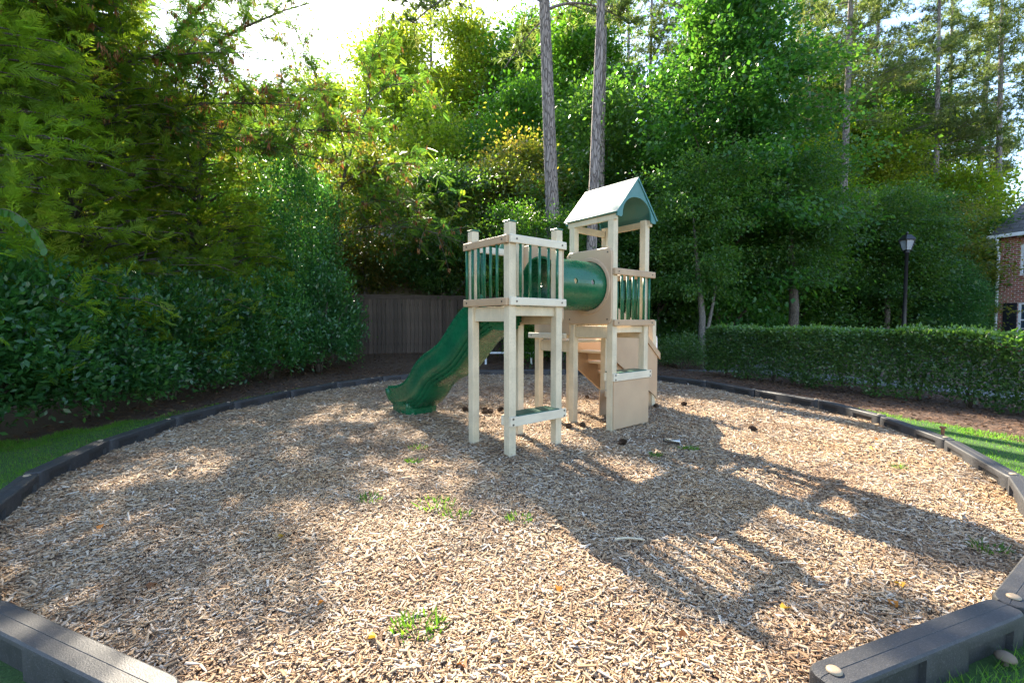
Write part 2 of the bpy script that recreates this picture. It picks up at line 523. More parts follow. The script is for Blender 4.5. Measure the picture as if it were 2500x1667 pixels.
# ------------------------------------------------------------------ the setting: ground, bed of mulch, lawn, path
def axis_vals():
    a = np.concatenate([np.linspace(-600, -60, 14), np.linspace(-50, -26, 9), np.arange(-24, 40, 1.0), np.linspace(42, 80, 12), np.linspace(100, 600, 12)])
    b = np.concatenate([np.linspace(-300, -12, 14), np.arange(-10, 34, 0.8), np.linspace(36, 80, 12), np.linspace(100, 900, 16)])
    return a, b
ax_, ay_ = axis_vals()
gx, gy = np.meshgrid(ax_, ay_)
gz = ground_z(gx, gy)
nx, ny = len(ax_), len(ay_)
idx = np.arange(nx * ny).reshape(ny, nx)
gf = np.stack([idx[:-1, :-1], idx[:-1, 1:], idx[1:, 1:], idx[1:, :-1]], -1).reshape(-1, 4)
g = link('ground', npmesh('ground', np.stack([gx, gy, gz], -1).reshape(-1, 3), gf, None, True), M['ground'])
tag(g, kind='structure')

def mulch_z(x, y):
    return (0.012 + 0.012 * np.sin(1.7 * x + 0.6) * np.sin(1.3 * y + 1.1) + 0.008 * np.sin(4.1 * x + 2.0 * y) + 0.006 * np.sin(6.3 * y - 3.1 * x + 1))
# bed: rings from the centre to the border
ring_t = np.linspace(0, 1, 40)
cen = np.array([0.25, 6.6])
dense = np.concatenate([np.linspace(BPn[i], BPn[(i + 1) % len(BPn)], 6, endpoint=False) for i in range(len(BPn))])
bv = [np.array([cen[0], cen[1], 0.0])]
for t in ring_t[1:]:
    for p in dense:
        q = cen + (p - cen) * t
        bv.append(np.array([q[0], q[1], mulch_z(q[0], q[1])]))
bv = np.array(bv)
nd = len(dense)
bf = [(0, 1 + k, 1 + (k + 1) % nd) for k in range(nd)]
for r_ in range(len(ring_t) - 2):
    o1, o2 = 1 + r_ * nd, 1 + (r_ + 1) * nd
    bf += [(o1 + k, o2 + k, o2 + (k + 1) % nd, o1 + (k + 1) % nd) for k in range(nd)]
mb = link('mulch_bed', pymesh('mulch_bed', bv, bf, True), M['mulch'])
tag(mb, kind='structure')

# lawn: a band of turf outside the border whose width changes round the playground
def lawn_width(p):
    x, y = p
    if x < 0:
        if y > 10: return 0.40
        if y > 6: return 0.75 + 0.1 * math.sin(3 * y)
        if y > 3.2: return 1.6
        return 3.5
    if y > 11.5: return 0.40
    if y > 8.4: return 0.04
    if y > 7.2: return 0.04 + (8.4 - y) / 1.2 * 0.55
    if y > 4.5: return 0.6 + (7.2 - y) * 0.42
    return 2.2
lv, lf = [], []
W = np.array([lawn_width(p) for p in dense])
W = np.convolve(np.concatenate([W[-6:], W, W[:6]]), np.ones(7) / 7, 'same')[6:-6]
steps = 6
for k, p in enumerate(dense):
    nrm_ = unit(p - cen)
    wob = 1 + 0.15 * math.sin(k * 1.7) + 0.1 * math.sin(k * 0.63)
    for s_ in range(steps):
        q = p - nrm_ * 0.05 + nrm_ * (W[k] * wob + 0.05) * s_ / (steps - 1)
        z = float(ground_z(q[0], q[1])) + 0.03 * math.sin(PI * min(1, s_ / (steps - 1) * 0.999 + 0.02)) ** 0.5 + 0.006
        if s_ == steps - 1: z -= 0.02
        lv.append((q[0], q[1], z))
for k in range(nd):
    for s_ in range(steps - 1):
        a, b = k * steps + s_, ((k + 1) % nd) * steps + s_
        lf.append((a, b, b + 1, a + 1))
lawn = link('lawn', pymesh('lawn', lv, lf, True), M['lawn'])
tag(lawn, kind='structure')

path_pts = [(4.6, 13.4), (6.6, 12.7), (9.2, 8.4), (11.6, 4.4), (12.6, 5.0), (10.2, 9.0), (7.9, 13.0), (8.4, 15.0), (4.9, 14.6)]
pth = extrude_poly('concrete_path', path_pts, -0.06, 0.012, 2, M['concrete'])
tag(pth, kind='structure')

# ------------------------------------------------------------------ wood chips (nobody could count them)
def chips():
    rg = np.random.default_rng(11)
    P = []
    for (y0, y1, dens, sc) in ((1.3, 2.6, 9800, 0.76), (2.6, 4.0, 6400, 0.86), (4.0, 6.2, 2700, 1.15), (6.2, 9.0, 1150, 1.5), (9.0, 12.3, 520, 2.0)):
        n = int(dens * (y1 - y0) * 10.4)
        x = rg.uniform(-4.9, 5.4, n); y = rg.uniform(y0, y1, n)
        k = inside_border(x, y, 0.02)
        x, y = x[k], y[k]
        # skip what lies outside the picture
        k = np.abs(x) < 1.22 * y + 0.25
        x, y = x[k], y[k]
        P.append(np.stack([x, y, np.full(len(x), sc)], 1))
    P = np.concatenate(P)
    n = len(P)
    L = rg.lognormal(math.log(0.0205), 0.56, n) * P[:, 2]
    L = np.clip(L, 0.010, 0.085)
    Wd = np.clip(L * rg.uniform(0.14, 0.42, n), 0.004, 0.016) * (0.7 + 0.3 * P[:, 2])
    T = rg.uniform(0.0015, 0.004, n)
    yaw = rg.uniform(0, 2 * PI, n)
    pitch = rg.normal(0, 0.18, n); roll = rg.normal(0, 0.24, n)
    cy, sy, cp, sp, cr, sr = np.cos(yaw), np.sin(yaw), np.cos(pitch), np.sin(pitch), np.cos(roll), np.sin(roll)
    ex = np.stack([cy * cp, sy * cp, sp], 1)
    ey = np.stack([-sy * cr - cy * sp * sr * 0, cy * cr, sr], 1)
    ey = unit(ey - ex * (ex * ey).sum(1, keepdims=True))
    ez = np.cross(ex, ey)
    c = np.stack([P[:, 0], P[:, 1], mulch_z(P[:, 0], P[:, 1]) + 0.004 + np.abs(sp) * L * 0.35 + rg.uniform(0, 0.014, n)], 1)
    tap = rg.uniform(0.35, 1.0, n)
    corners = []
    for sx, sy_, sz in ((-1, -1, 0), (1, -1, 0), (1, 1, 0), (-1, 1, 0), (-1, -1, 1), (1, -1, 1), (1, 1, 1), (-1, 1, 1)):
        wf = np.where(sx > 0, tap, 1.0)
        corners.append(c + ex * (sx * L / 2)[:, None] + ey * (sy_ * Wd / 2 * wf)[:, None] + ez * ((sz - 0.5) * T)[:, None])
    V = np.stack(corners, 1).reshape(-1, 3)
    base = (np.arange(n) * 8)[:, None]
    quads = np.array([[4, 5, 6, 7], [0, 1, 5, 4], [2, 3, 7, 6]])
    F = (base[:, :, None] + quads[None]).reshape(-1, 4)
    col = np.clip(rg.beta(2.2, 1.9, n), 0, 1)
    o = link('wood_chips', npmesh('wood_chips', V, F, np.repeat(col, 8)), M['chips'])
    tag(o, 'loose pale brown wood chips covering the playground bed', 'wood chips', kind='stuff')
chips()

# grass blades on the lawn band, pine straw on the bare ground
def grass():
    rg = np.random.default_rng(5)
    pts = []
    def fill(n, x0, x1, y0, y1):
        x = rg.uniform(x0, x1, n); y = rg.uniform(y0, y1, n)
        ok = ~inside_border(x, y, -0.09)
        # inside the lawn band
        d2 = ((x[:, None] - dense[None, :, 0]) ** 2 + (y[:, None] - dense[None, :, 1]) ** 2)
        j = d2.argmin(1)
        ok &= np.sqrt(d2[np.arange(n), j]) < W[j] * (1.0 + 0.12 * np.sin(9 * x + 7 * y)) + 0.03
        ok &= np.abs(x) < 1.2 * y + 0.3
        pts.append(np.stack([x[ok], y[ok]], 1))
    fill(90000, -6.2, -2.0, 2.2, 6.5)
    fill(24000, -5.5, -1.5, 6.5, 12.6)
    fill(16000, 1.2, 3.5, 1.1, 3.0)
    fill(60000, 3.0, 7.2, 2.8, 8.6)
    fill(7000, -1.5, 3.5, 11.8, 13.0)
    P = np.concatenate(pts)
    n = len(P)
    near = P[:, 1] < 3
    h = rg.uniform(0.025, 0.06, n) + np.where(near, rg.uniform(0, 0.035, n), 0)
    axis = np.stack([rg.normal(0, 0.5, n), rg.normal(0, 0.5, n), np.ones(n)], 1)
    pos = np.stack([P[:, 0], P[:, 1], ground_z(P[:, 0], P[:, 1]) + 0.012], 1)
    wd = np.where(near, 0.005, 0.009)[:, None]
    v, f, c = bladegeo(pos, axis, h, wd, np.clip(rg.beta(2, 2.2, n), 0, 1), rg)
    o = link('grass', npmesh('grass', v, f, c), M['grassblade'])
    tag(o, 'short green grass growing along the outside of the black border', 'grass', kind='stuff')
grass()

def straw():
    rg = np.random.default_rng(6)
    pts = []
    for n, x0, x1, y0, y1 in ((9000, -6.4, -3.2, 4, 13.5), (16000, -6.5, 3.0, 12.4, 17), (12000, 3.0, 8, 8, 16), (10000, 5.2, 8.8, 3.8, 11)):
        x = rg.uniform(x0, x1, n); y = rg.uniform(y0, y1, n)
        ok = ~inside_border(x, y, -0.2)
        pts.append(np.stack([x[ok], y[ok]], 1))
    P = np.concatenate(pts); n = len(P)
    a = rg.uniform(0, 2 * PI, n)
    axis = np.stack([np.cos(a), np.sin(a), rg.normal(0.05, 0.18, n)], 1)
    pos = np.stack([P[:, 0], P[:, 1], ground_z(P[:, 0], P[:, 1]) + rg.uniform(0.004, 0.02, n)], 1)
    nr = np.stack([rg.normal(0, .5, n), rg.normal(0, .5, n), np.ones(n)], 1)
    broad = rg.random(n) < 0.3
    v, f, c = leafgeo(pos, axis, nr, np.where(broad, rg.uniform(0.04, 0.08, n), rg.uniform(0.08, 0.16, n)), np.where(broad, 0.035, 0.008), rg.random(n))
    o = link('leaf_litter', npmesh('leaf_litter', v, f, c), M['straw'])
    tag(o, 'brown pine straw and leaf litter on the bare ground around the playground', 'leaf litter', kind='stuff')
straw()

# ------------------------------------------------------------------ border timbers
def timber_mesh(L, name):
    """rounded plastic landscape timber: knuckle ends, softened top, two sunk pockets on either side and a groove along the top"""
    w, h = 0.068, 0.30
    prof = [(-w, 0), (-w, h - 0.020), (-w + 0.004, h - 0.008), (-w + 0.012, h - 0.001), (-0.003, h), (-0.0015, h - 0.002), (0.0015, h - 0.002), (0.003, h), (w - 0.012, h - 0.001), (w - 0.004, h - 0.008), (w, h - 0.020), (w, 0)]
    bm = bmesh.new()
    xs = [-L / 2 + 0.001, -L / 2 + 0.007, -L / 2 + 0.022, -L / 2 + 0.048, -L / 2 + 0.09]
    scl = [0.36, 0.66, 0.86, 0.985, 1.0]
    st = list(zip(xs, scl, [0.010, 0.004, 0.001, 0, 0])) + [(-0.12, 1, 0), (-0.02, 1, 0), (0.02, 1, 0), (0.12, 1, 0)] + [(-x, s, d) for x, s, d in zip(xs[::-1], scl[::-1], [0, 0, 0.001, 0.004, 0.010])]
    rows = []
    for x, s, d in st:
        rows.append([bm.verts.new((x, a * s, b - d * (b / h))) for a, b in prof])
    for i in range(len(rows) - 1):
        for k in range(len(prof) - 1):
            bm.faces.new((rows[i][k], rows[i + 1][k], rows[i + 1][k + 1], rows[i][k + 1]))
    bm.faces.new(rows[0][::-1]); bm.faces.new(rows[-1])
    for f in bm.faces: f.smooth = True
    # pockets
    side = [f for f in bm.faces if abs(abs(f.normal.y) - 1) < 0.01 or (abs(f.calc_center_median().y) > w * 0.98 and abs(f.calc_center_median().z - (h - 0.020) / 2) < 0.02)]
    big = [f for f in side if f.calc_area() > 0.05]
    for f in big:
        r = bmesh.ops.inset_region(bm, faces=[f], thickness=0.045, depth=0.0)
        r2 = bmesh.ops.inset_region(bm, faces=[f], thickness=0.006, depth=-0.022)
        f.smooth = False
    bmesh.ops.recalc_face_normals(bm, faces=bm.faces[:])
    me = bpy.data.meshes.new(name)
    bm.to_mesh(me); bm.free()
    me.set_sharp_from_angle(angle=R(28))
    me.materials.append(M['timber'])
    return me
def cap_mesh():
    v, f = [], []
    n = 14
    for r_, z in ((0.026, 0.0), (0.026, 0.004), (0.020, 0.009), (0.009, 0.011)):
        for k in range(n):
            v.append((r_ * math.cos(2 * PI * k / n), r_ * math.sin(2 * PI * k / n), z))
    for i in range(3):
        for k in range(n):
            f.append((i * n + k, i * n + (k + 1) % n, (i + 1) * n + (k + 1) % n, (i + 1) * n + k))
    f.append(tuple(3 * n + k for k in range(n)))
    me = pymesh('stake_cap', v, f, True)
    me.materials.append(M['capbeige'])
    return me
CAPM = cap_mesh()
# the joints of the timbers
JN = BPn
NJ = len(JN)
TM = timber_mesh(1.20, 'border_timber')
trng = random.Random(3)
side_count = {'right': 0, 'back': 0, 'left': 0, 'near': 0}
ords = ['first', 'second', 'third', 'fourth', 'fifth', 'sixth', 'seventh', 'eighth', 'ninth', 'tenth', 'eleventh', 'twelfth']
for i in range(NJ):
    a, b = JN[i], JN[(i + 1) % NJ]
    m_, d_ = (a + b) / 2, b - a
    ang = math.atan2(d_[1], d_[0])
    L_ = np.linalg.norm(d_)
    if i == 0:
        lab = 'black plastic border timber at the lower right, nearest the camera, with pale stake cap'
    elif m_[1] < 1.6:
        lab = 'black border timber half buried in chips at the bottom, ' + ('right of centre' if m_[0] > 0 else 'left of centre')
    elif m_[0] < 0 and m_[1] < 2.1:
        lab = 'grey lit black plastic border timber across the lower left corner'
    else:
        sd_ = 'back' if m_[1] > 10.4 else ('right' if m_[0] > 0 else 'left')
        side_count[sd_] += 1
        k_ = side_count[sd_]
        frm = {'right': 'counted away from the lower right corner along the right edge', 'back': 'counted from the hedge end along the back edge', 'left': 'counted towards the camera along the left edge'}[sd_]
        lab = f'{ords[k_ - 1]} black border timber {frm}'
    if L_ < 0.5: continue
    o = link('border_timber', TM, None, None, (m_[0], m_[1], -0.155 + trng.uniform(-0.008, 0.008)), (0, trng.uniform(-0.008, 0.008), ang))
    o.scale = (L_ / 1.205, 1, 1)
    tag(o, lab, 'border timber', 'black border timbers round the playground')
    for s_ in ((-1,) if i else (-1,)):
        c_ = link('stake_cap', CAPM, None, o, (s_ * 0.53, 0, 0.3015))

# ------------------------------------------------------------------ play structure
ROT = R(39.5)
ps = empty('play_structure', (-0.022, 4.761, 0.0), ROT)
tag(ps, 'cream and green playground structure with tunnel, wavy green slide and gabled roof', 'play structure')
PW = 0.046     # half a post
U1, U2, U3 = 0.685, 1.69, 2.375
V1, V2 = 0.665, 1.37

def post(u, v, h, cap=True):
    o = box('post', (u - PW, v - PW, -0.12), (u + PW, v + PW, h), M['cream'], ps, 0.007)
    if cap:
        box('post_cap', (u - PW - 0.006, v - PW - 0.006, h + 0.001), (u + PW + 0.006, v + PW + 0.006, h + 0.016), M['rod'], o, 0.004, 1)
    return o
for u in (0, U1):
    for v in (0, V1):
        post(u, v, 2.455)
for u in (U2, U3):
    for v in (0, V1):
        post(u, v, 2.80, False)
for u in (U2, U3):
    post(u, V2, 2.02)
NEW_U = 3.64
for v in (V1 + 0.03, V2 - 0.03):
    post(NEW_U, v, 1.44)

BOLT = None
def bolt(parent, p, axis):
    global BOLT
    if BOLT is None:
        v, f = tube_geo([(0, 0, 0), (0, 0, 0.004)], 0.011, 10)
        BOLT = pymesh('bolt', v, f); BOLT.materials.append(M['bolt'])
    rot = {'-v': (R(90), 0, 0), '-u': (0, R(-90), 0)}[axis]
    link('bolt', BOLT, None, parent, p, rot)

def rail_v(u0, u1, v, z0, z1, mat, th=0.042):          # plank along u, on the -v side
    o = box('rail', (u0, v - th / 2, z0), (u1, v + th / 2, z1), M[mat], ps, 0.012, 3)
    for uu in (u0 + 0.075, u1 - 0.075):
        bolt(o, (uu, v - th / 2, (z0 + z1) / 2), '-v')
    return o
def rail_u(v0, v1, u, z0, z1, mat, th=0.042):          # plank along v
    o = box('rail', (u - th / 2, v0, z0), (u + th / 2, v1, z1), M[mat], ps, 0.012, 3)
    for vv in (v0 + 0.075, v1 - 0.075):
        bolt(o, (u - th / 2, vv, (z0 + z1) / 2), '-u')
    return o
def rods_v(us, v, z0, z1):
    v_, f_ = tube_geo([(0, 0, z0), (0, 0, z1)], 0.0168, 12)
    me = pymesh('baluster', v_, f_, True); me.materials.append(M['rod'])
    for uu in us: link('baluster', me, None, ps, (uu, v, 0))
def rods_u(vs, u, z0, z1):
    v_, f_ = tube_geo([(0, 0, z0), (0, 0, z1)], 0.0168, 12)
    me = pymesh('baluster', v_, f_, True); me.materials.append(M['rod'])
    for vv in vs: link('baluster', me, None, ps, (u, vv, 0))
OUT = PW + 0.022
# tower A, front right side
rail_v(-0.055, U1 + 0.075, -OUT, 2.235, 2.322, 'cream2')
rail_v(-0.055, U1 + 0.075, -OUT, 1.597, 1.682, 'cream2')
rods_v(np.linspace(0.085, U1 - 0.06, 5), -OUT, 1.676, 2.241)
# tower A, front left side
rail_u(-0.05, V1 + 0.085, -OUT, 2.235, 2.318, 'tan')
rail_u(-0.05, V1 + 0.085, -OUT, 1.597, 1.680, 'tan')
rods_u(np.linspace(0.13, V1 + 0.03, 6), -OUT, 1.676, 2.241)
# tower B, front right side and far side
rail_v(U2 - 0.055, U3 + 0.145, -OUT, 2.022, 2.107, 'tan')
rail_v(U2 - 0.055, U3 + 0.145, -OUT, 1.375, 1.455, 'tan')
rods_v(np.linspace(U2 + 0.10, U3 + 0.02, 6), -OUT, 1.45, 2.028)
rail_u(-0.04, V1 + 0.05, U3 + OUT, 2.022, 2.107, 'tan')
rail_u(-0.04, V1 + 0.05, U3 + OUT, 1.375, 1.455, 'tan')
rods_u(np.linspace(0.08, V1 - 0.06, 6), U3 + OUT, 1.45, 2.028)

# aprons and decks
def apron(name, lo, hi, mat='cream'):
    return box(name, lo, hi, M[mat], ps, 0.004, 1)
apron('deck_beam', (-0.012, PW, 1.43), (0.012, V1 - PW, 1.592))
apron('deck_beam', (PW, -0.012, 1.49), (U1 - PW, 0.012, 1.592))
apron('deck_beam', (PW, V1 - 0.012, 1.43), (U1 - PW, V1 + 0.012, 1.545))
apron('deck_beam', (U1 - 0.012, PW, 1.40), (U1 + 0.012, V1 - PW, 1.545))
apron('deck_beam', (U2 - 0.012, PW, 1.215), (U2 + 0.012, V1 - PW, 1.372))
apron('deck_beam', (U2 + PW, -0.012, 1.285), (U3 - PW, 0.012, 1.372))
apron('deck_beam', (U2 + PW, V1 - 0.012, 1.19), (U3 - PW, V1 + 0.012, 1.33))
apron('deck_beam', (U3 - 0.012, PW, 1.20), (U3 + 0.012, V1 - PW, 1.36))
apron('deck_beam', (U2 - 0.012, V1 + PW, 1.0), (U2 + 0.012, V2 - PW, 1.15))
apron('deck_beam', (U2 + PW, V2 - 0.012, 1.0), (U3 - PW, V2 + 0.012, 1.13))
def deck(u0, u1, v0, v1, z):
    d = empty('deck', (0, 0, 0)); d.parent = ps
    n = 5
    wv = (v1 - v0) / n
    for k in range(n):
        box('plank', (u0, v0 + k * wv + 0.004, z - 0.035), (u1, v0 + (k + 1) * wv - 0.004, z), M['cream2'], d, 0.004, 1)
deck(PW * 0.3, U1 - PW * 0.3, PW, V1 - PW, 1.585)
deck(U2 + 0.014, U3 - 0.014, PW, V1 - PW, 1.41)
deck(U2 + 0.014, U3 - 0.014, V1 + PW, V2 - PW, 1.165)

# tunnel end panels: rounded plates with a round hole
TC_V, TC_Z, TR = 0.345, 1.893, 0.322
def hole_panel(u, th, v0, v1, z0, z1, rc=0.07, hole=TR):
    N = 64
    bm = bmesh.new()
    inner, outer = [], []
    for k in range(N):
        a = 2 * PI * k / N + PI / N
        ca, sa = math.cos(a), math.sin(a)
        # march to the rounded rectangle
        lo_, hi_ = 0.2, 1.2
        def ins(r):
            x, z = TC_V + ca * r, TC_Z + sa * r
            if not (v0 <= x <= v1 and z0 <= z <= z1): return False
            cx_ = min(max(x, v0 + rc), v1 - rc); cz_ = min(max(z, z0 + rc), z1 - rc)
            return (x - cx_) ** 2 + (z - cz_) ** 2 <= rc * rc
        for _ in range(30):
            md = (lo_ + hi_) / 2
            if ins(md): lo_ = md
            else: hi_ = md
        outer.append((TC_V + ca * lo_, TC_Z + sa * lo_))
        inner.append((TC_V + ca * hole, TC_Z + sa * hole))
    def ring(pts, uu): return [bm.verts.new((uu, a, b)) for a, b in pts]
    def shrink(pts, k):
        return [(a + (TC_V - a) * k, b + ((z0 + z1) / 2 - b) * k) for a, b in pts]
    o0, o1, o2, o3 = ring(shrink(outer, .018), u - th / 2), ring(outer, u - th / 2 + 0.007), ring(outer, u + th / 2 - 0.007), ring(shrink(outer, .018), u + th / 2)
    i0, i1 = ring(inner, u - th / 2), ring(inner, u + th / 2)
    seq = [i0, o0, o1, o2, o3, i1]
    for A_, B_ in zip(seq, seq[1:] + seq[:1]):
        for k in range(N):
            k2 = (k + 1) % N
            bm.faces.new((A_[k], A_[k2], B_[k2], B_[k]))
    return bm_obj('tunnel_panel', bm, M['panel'], ps)
for u, th in ((U1 + PW + 0.016, 0.026), (U2 - PW - 0.016, 0.026)):
    p_ = hole_panel(u, th, -0.045, 0.74, 1.395, 2.368)
    sgn = -1 if u > 1 else 1
    # collar ring round the tunnel mouth
    v_, f_ = [], []
    N = 48
    for r_, du in ((TR + 0.008, 0.001), (TR + 0.008, 0.016), (TR + 0.045, 0.016), (TR + 0.052, 0.001)):
        for k in range(N):
            a = 2 * PI * k / N
            v_.append((u + sgn * (th / 2 + du), TC_V + r_ * math.cos(a), TC_Z + r_ * math.sin(a)))
    for i in range(3):
        for k in range(N):
            f_.append((i * N + k, i * N + (k + 1) % N, (i + 1) * N + (k + 1) % N, (i + 1) * N + k))
    me = pymesh('collar', v_, f_)
    link('collar', me, M['panel'], p_)
    for vv, zz in ((0.02, 1.46), (0.67, 1.46), (0.02, 2.31), (0.67, 2.31)):
        bolt(p_, (u - th / 2, vv, zz), '-u')

# tunnel: a tube with real port holes
def tunnel():
    N, K = 48, 2
    u0, u1 = U1 + 0.035, U2 - 0.035
    bm = bmesh.new()
    ri, ro = TR - 0.024, TR - 0.004
    rings = []
    for r_, uu in ((ro, u0), (ro, u1), (ri, u1), (ri, u0)):
        rings.append([bm.verts.new((uu, TC_V + r_ * math.cos(2 * PI * k / N), TC_Z + r_ * math.sin(2 * PI * k / N))) for k in range(N)])
    for A_, B_ in zip(rings, rings[1:] + rings[:1]):
        for k in range(N):
            bm.faces.new((A_[k], A_[(k + 1) % N], B_[(k + 1) % N], B_[k]))
    o = bm_obj('tunnel', bm, M['green'], ps, True)
    cb = bmesh.new()
    for uu in (u0 + 0.32, u0 + 0.63):
        for ang in (R(176), R(4)):
            d = Vector((0, math.cos(ang), math.sin(ang)))
            pts = [Vector((uu, TC_V, TC_Z)) + d * 0.2, Vector((uu, TC_V, TC_Z)) + d * 0.45]
            v, f = tube_geo(pts, 0.034, 20)
            bv_ = [cb.verts.new(q) for q in v]
            for q in f: cb.faces.new([bv_[i] for i in q])
    cm = bpy.data.meshes.new('cut'); bmesh.ops.recalc_face_normals(cb, faces=cb.faces[:]); cb.to_mesh(cm); cb.free()
    co = bpy.data.objects.new('cut', cm); C.objects.link(co); co.parent = ps
    bpy.context.view_layer.update()
    md = o.modifiers.new('holes', 'BOOLEAN'); md.operation = 'DIFFERENCE'; md.object = co; md.solver = 'EXACT'
    dg = bpy.context.evaluated_depsgraph_get()
    me = bpy.data.meshes.new_from_object(o.evaluated_get(dg))
    o.modifiers.clear(); o.data = me
    me.materials.clear(); me.materials.append(M['green'])
    bpy.data.objects.remove(co)
    for p in me.polygons: p.use_smooth = True
    me.set_sharp_from_angle(angle=R(35))
tunnel()

# gabled roof on tower B
RE, RA = 2.795, 3.262
RU0, RU1 = 1.63, 2.46
RVf, RVb = -0.115, V1 + 0.10
roof = empty('roof', (0, 0, 0)); roof.parent = ps
um = (RU0 + RU1) / 2
th = 0.022
def slope(sign):
    ue = RU0 if sign < 0 else RU1
    n = Vector((sign * (RA - RE), 0, (RU1 - RU0) / 2)).normalized()
    a0 = Vector((ue + sign * 0.014, 0, RE - 0.015)); a1 = Vector((um, 0, RA))
    bm = bmesh.new()
    vs = []
    for v in (RVf - 0.012, RVb + 0.012):
        for p, dz in ((a0, 0), (a1, 0), (a1, 1), (a0, 1)):
            q = p + n * (th * dz)
            if p is a1: q = Vector((um + sign * 0.0005, 0, RA + (th / n.z) * dz))
            vs.append(bm.verts.new((q.x, v, q.z)))
    for f in ((0, 1, 2, 3), (7, 6, 5, 4), (0, 4, 5, 1), (1, 5, 6, 2), (2, 6, 7, 3), (3, 7, 4, 0)):
        bm.faces.new([vs[i] for i in f])
    o_ = bm_obj('roof_slope', bm, M['roofgreen'], roof)
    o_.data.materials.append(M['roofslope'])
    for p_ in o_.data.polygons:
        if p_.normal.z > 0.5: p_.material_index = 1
    return o_
slope(-1); slope(1)
def gable(v0, v1):
    foot = 0.165
    pts = [(RU0, RE - 0.015), (um, RA - 0.002), (RU1, RE - 0.015), (RU1, RE - 0.045), (RU1 - foot * 0.5, RE - 0.05)]
    r = (RU1 - RU0) / 2 - foot * 0.62
    for k in range(17):
        a = PI * k / 16
        pts.append((um + r * math.cos(a), RE - 0.03 + 0.27 * math.sin(a) ** 0.85))
    pts += [(RU0 + foot * 0.5, RE - 0.05), (RU0, RE - 0.045)]
    return extrude_poly('gable', pts, v0, v1, 1, M['roofgreen'], roof)
gable(RVf, RVf + 0.022); gable(RVb - 0.022, RVb)
for u in (U2 - 0.03, U3 + 0.03):
    box('eave_beam', (u - 0.02, RVf + 0.03, RE - 0.085), (u + 0.02, RVb - 0.03, RE - 0.002), M['cream'], roof, 0.004, 1)
box('tie_beam', (U2 + PW, V1 - 0.018, 2.66), (U3 - PW, V1 + 0.018, 2.75), M['cream'], roof, 0.004, 1)

# low bench on tower A and counters on tower B: two boards clasping the posts with a green top between
def clasp(name, axis, c0, c1, at, z0, z1, top=True):
    b = empty(name, (0, 0, 0)); b.parent = ps
    for s_ in (-1, 1):
        o_ = at + s_ * (PW + 0.019)
        if axis == 'u':
            br = box('board', (c0, o_ - 0.018, z0), (c1, o_ + 0.018, z1), M['cream2'], b, 0.006)
            if s_ < 0:
                for uu in (c0 + 0.035, c1 - 0.035):
                    for zz in (z0 + 0.02, z1 - 0.02):
                        bolt(br, (uu, o_ - 0.018, zz), '-v')
        else:
            box('board', (o_ - 0.018, c0, z0), (o_ + 0.018, c1, z1), M['cream2'], b, 0.006)
    if top:
        if axis == 'u':
            box('seat_top', (c0 + 0.105, at - PW - 0.03, z1 - 0.006), (c1 - 0.105, at + PW + 0.10, z1 + 0.012), M['seat'], b, 0.008)
        else:
            box('seat_top', (at - PW - 0.03, c0 + 0.105, z1 - 0.006), (at + PW + 0.03, c1 - 0.105, z1 + 0.012), M['seat'], b, 0.008)
    return b
clasp('bench', 'u', -0.055, U1 + 0.085, 0, 0.337, 0.437)
clasp('counter', 'u', U2 - 0.055, U3 + 0.085, 0, 0.668, 0.765)
clasp('bench', 'v', -0.03, V1 + 0.03, U3, 0.32, 0.405, False)
box('play_panel', (U2 - 0.035, -PW - 0.021, 0.045), (U3 + 0.045, -PW - 0.002, 0.662), M['panel'], ps, 0.004)
box('play_panel', (U2 + 0.50, V1 - PW - 0.021, 0.05), (U3 + 0.045, V1 - PW - 0.002, 0.42), M['panel'], ps, 0.004)

# middle deck: panel, rail, and stair with sloping side panels
box('side_panel', (U2 - PW - 0.02, V1 + 0.02, 1.24), (U2 - PW - 0.001, V2 + 0.03, 1.98), M['panel'], ps, 0.006)
rail_u(V1 + 0.06, V2 + 0.13, U2 - OUT - 0.022, 1.185, 1.265, 'cream2')
box('side_panel', (U2 - 0.03, V2 + PW + 0.001, 1.2), (U3 + 0.03, V2 + PW + 0.02, 1.98), M['panel'], ps, 0.006)
stair = empty('stair', (0, 0, 0)); stair.parent = ps
SU0, SU1 = U3 + 0.06, 3.72
def sz(u, z_at): return z_at - 0.60 * (u - 2.65)
for v, d in ((V1 + 0.03 - PW - 0.021, 0.019), (V2 - 0.03 + PW + 0.002, 0.019)):
    extrude_poly('side_panel', [(SU0, sz(SU0, .79)), (SU1 - 0.07, sz(SU1 - .07, .79)), (SU1 - 0.02, sz(SU1, .79) - 0.03), (SU1 - 0.02, 0.87), (3.50, 1.12), (3.12, 1.42), (SU0, 1.72)], v, v + d, 1, M['panel'], stair)
    extrude_poly('handrail', [(3.02, 1.50), (3.75, 0.905), (3.75, 0.80), (3.02, 1.395)], v - 0.024, v - 0.002, 1, M['tan'], stair)
    extrude_poly('stringer', [(U3 + 0.06, 1.10), (3.66, 0.32), (3.66, -0.02), (3.50, -0.02), (U3 + 0.06, 0.72)], v + (0.05 if v < 1 else -0.07), v + (0.09 if v < 1 else -0.03), 1, M['tan'], stair)
for k in range(5):
    u = U3 + 0.12 + k * 0.255; z = 0.97 - k * 0.19
    box('tread', (u, V1 + 0.06, z - 0.035), (u + 0.26, V2 - 0.06, z), M['cream2'], stair, 0.006)
    box('riser', (u + 0.235, V1 + 0.06, z - 0.16), (u + 0.258, V2 - 0.06, z - 0.037), M['panel'], stair, 0.003, 1)
hp = [(0.045, 0, 0.80), (0.095, 0, 0.79), (0.125, 0, 0.815), (0.13, 0, 0.87), (0.13, 0, 1.10), (0.125, 0, 1.16), (0.095, 0, 1.185), (0.045, 0, 1.175)]
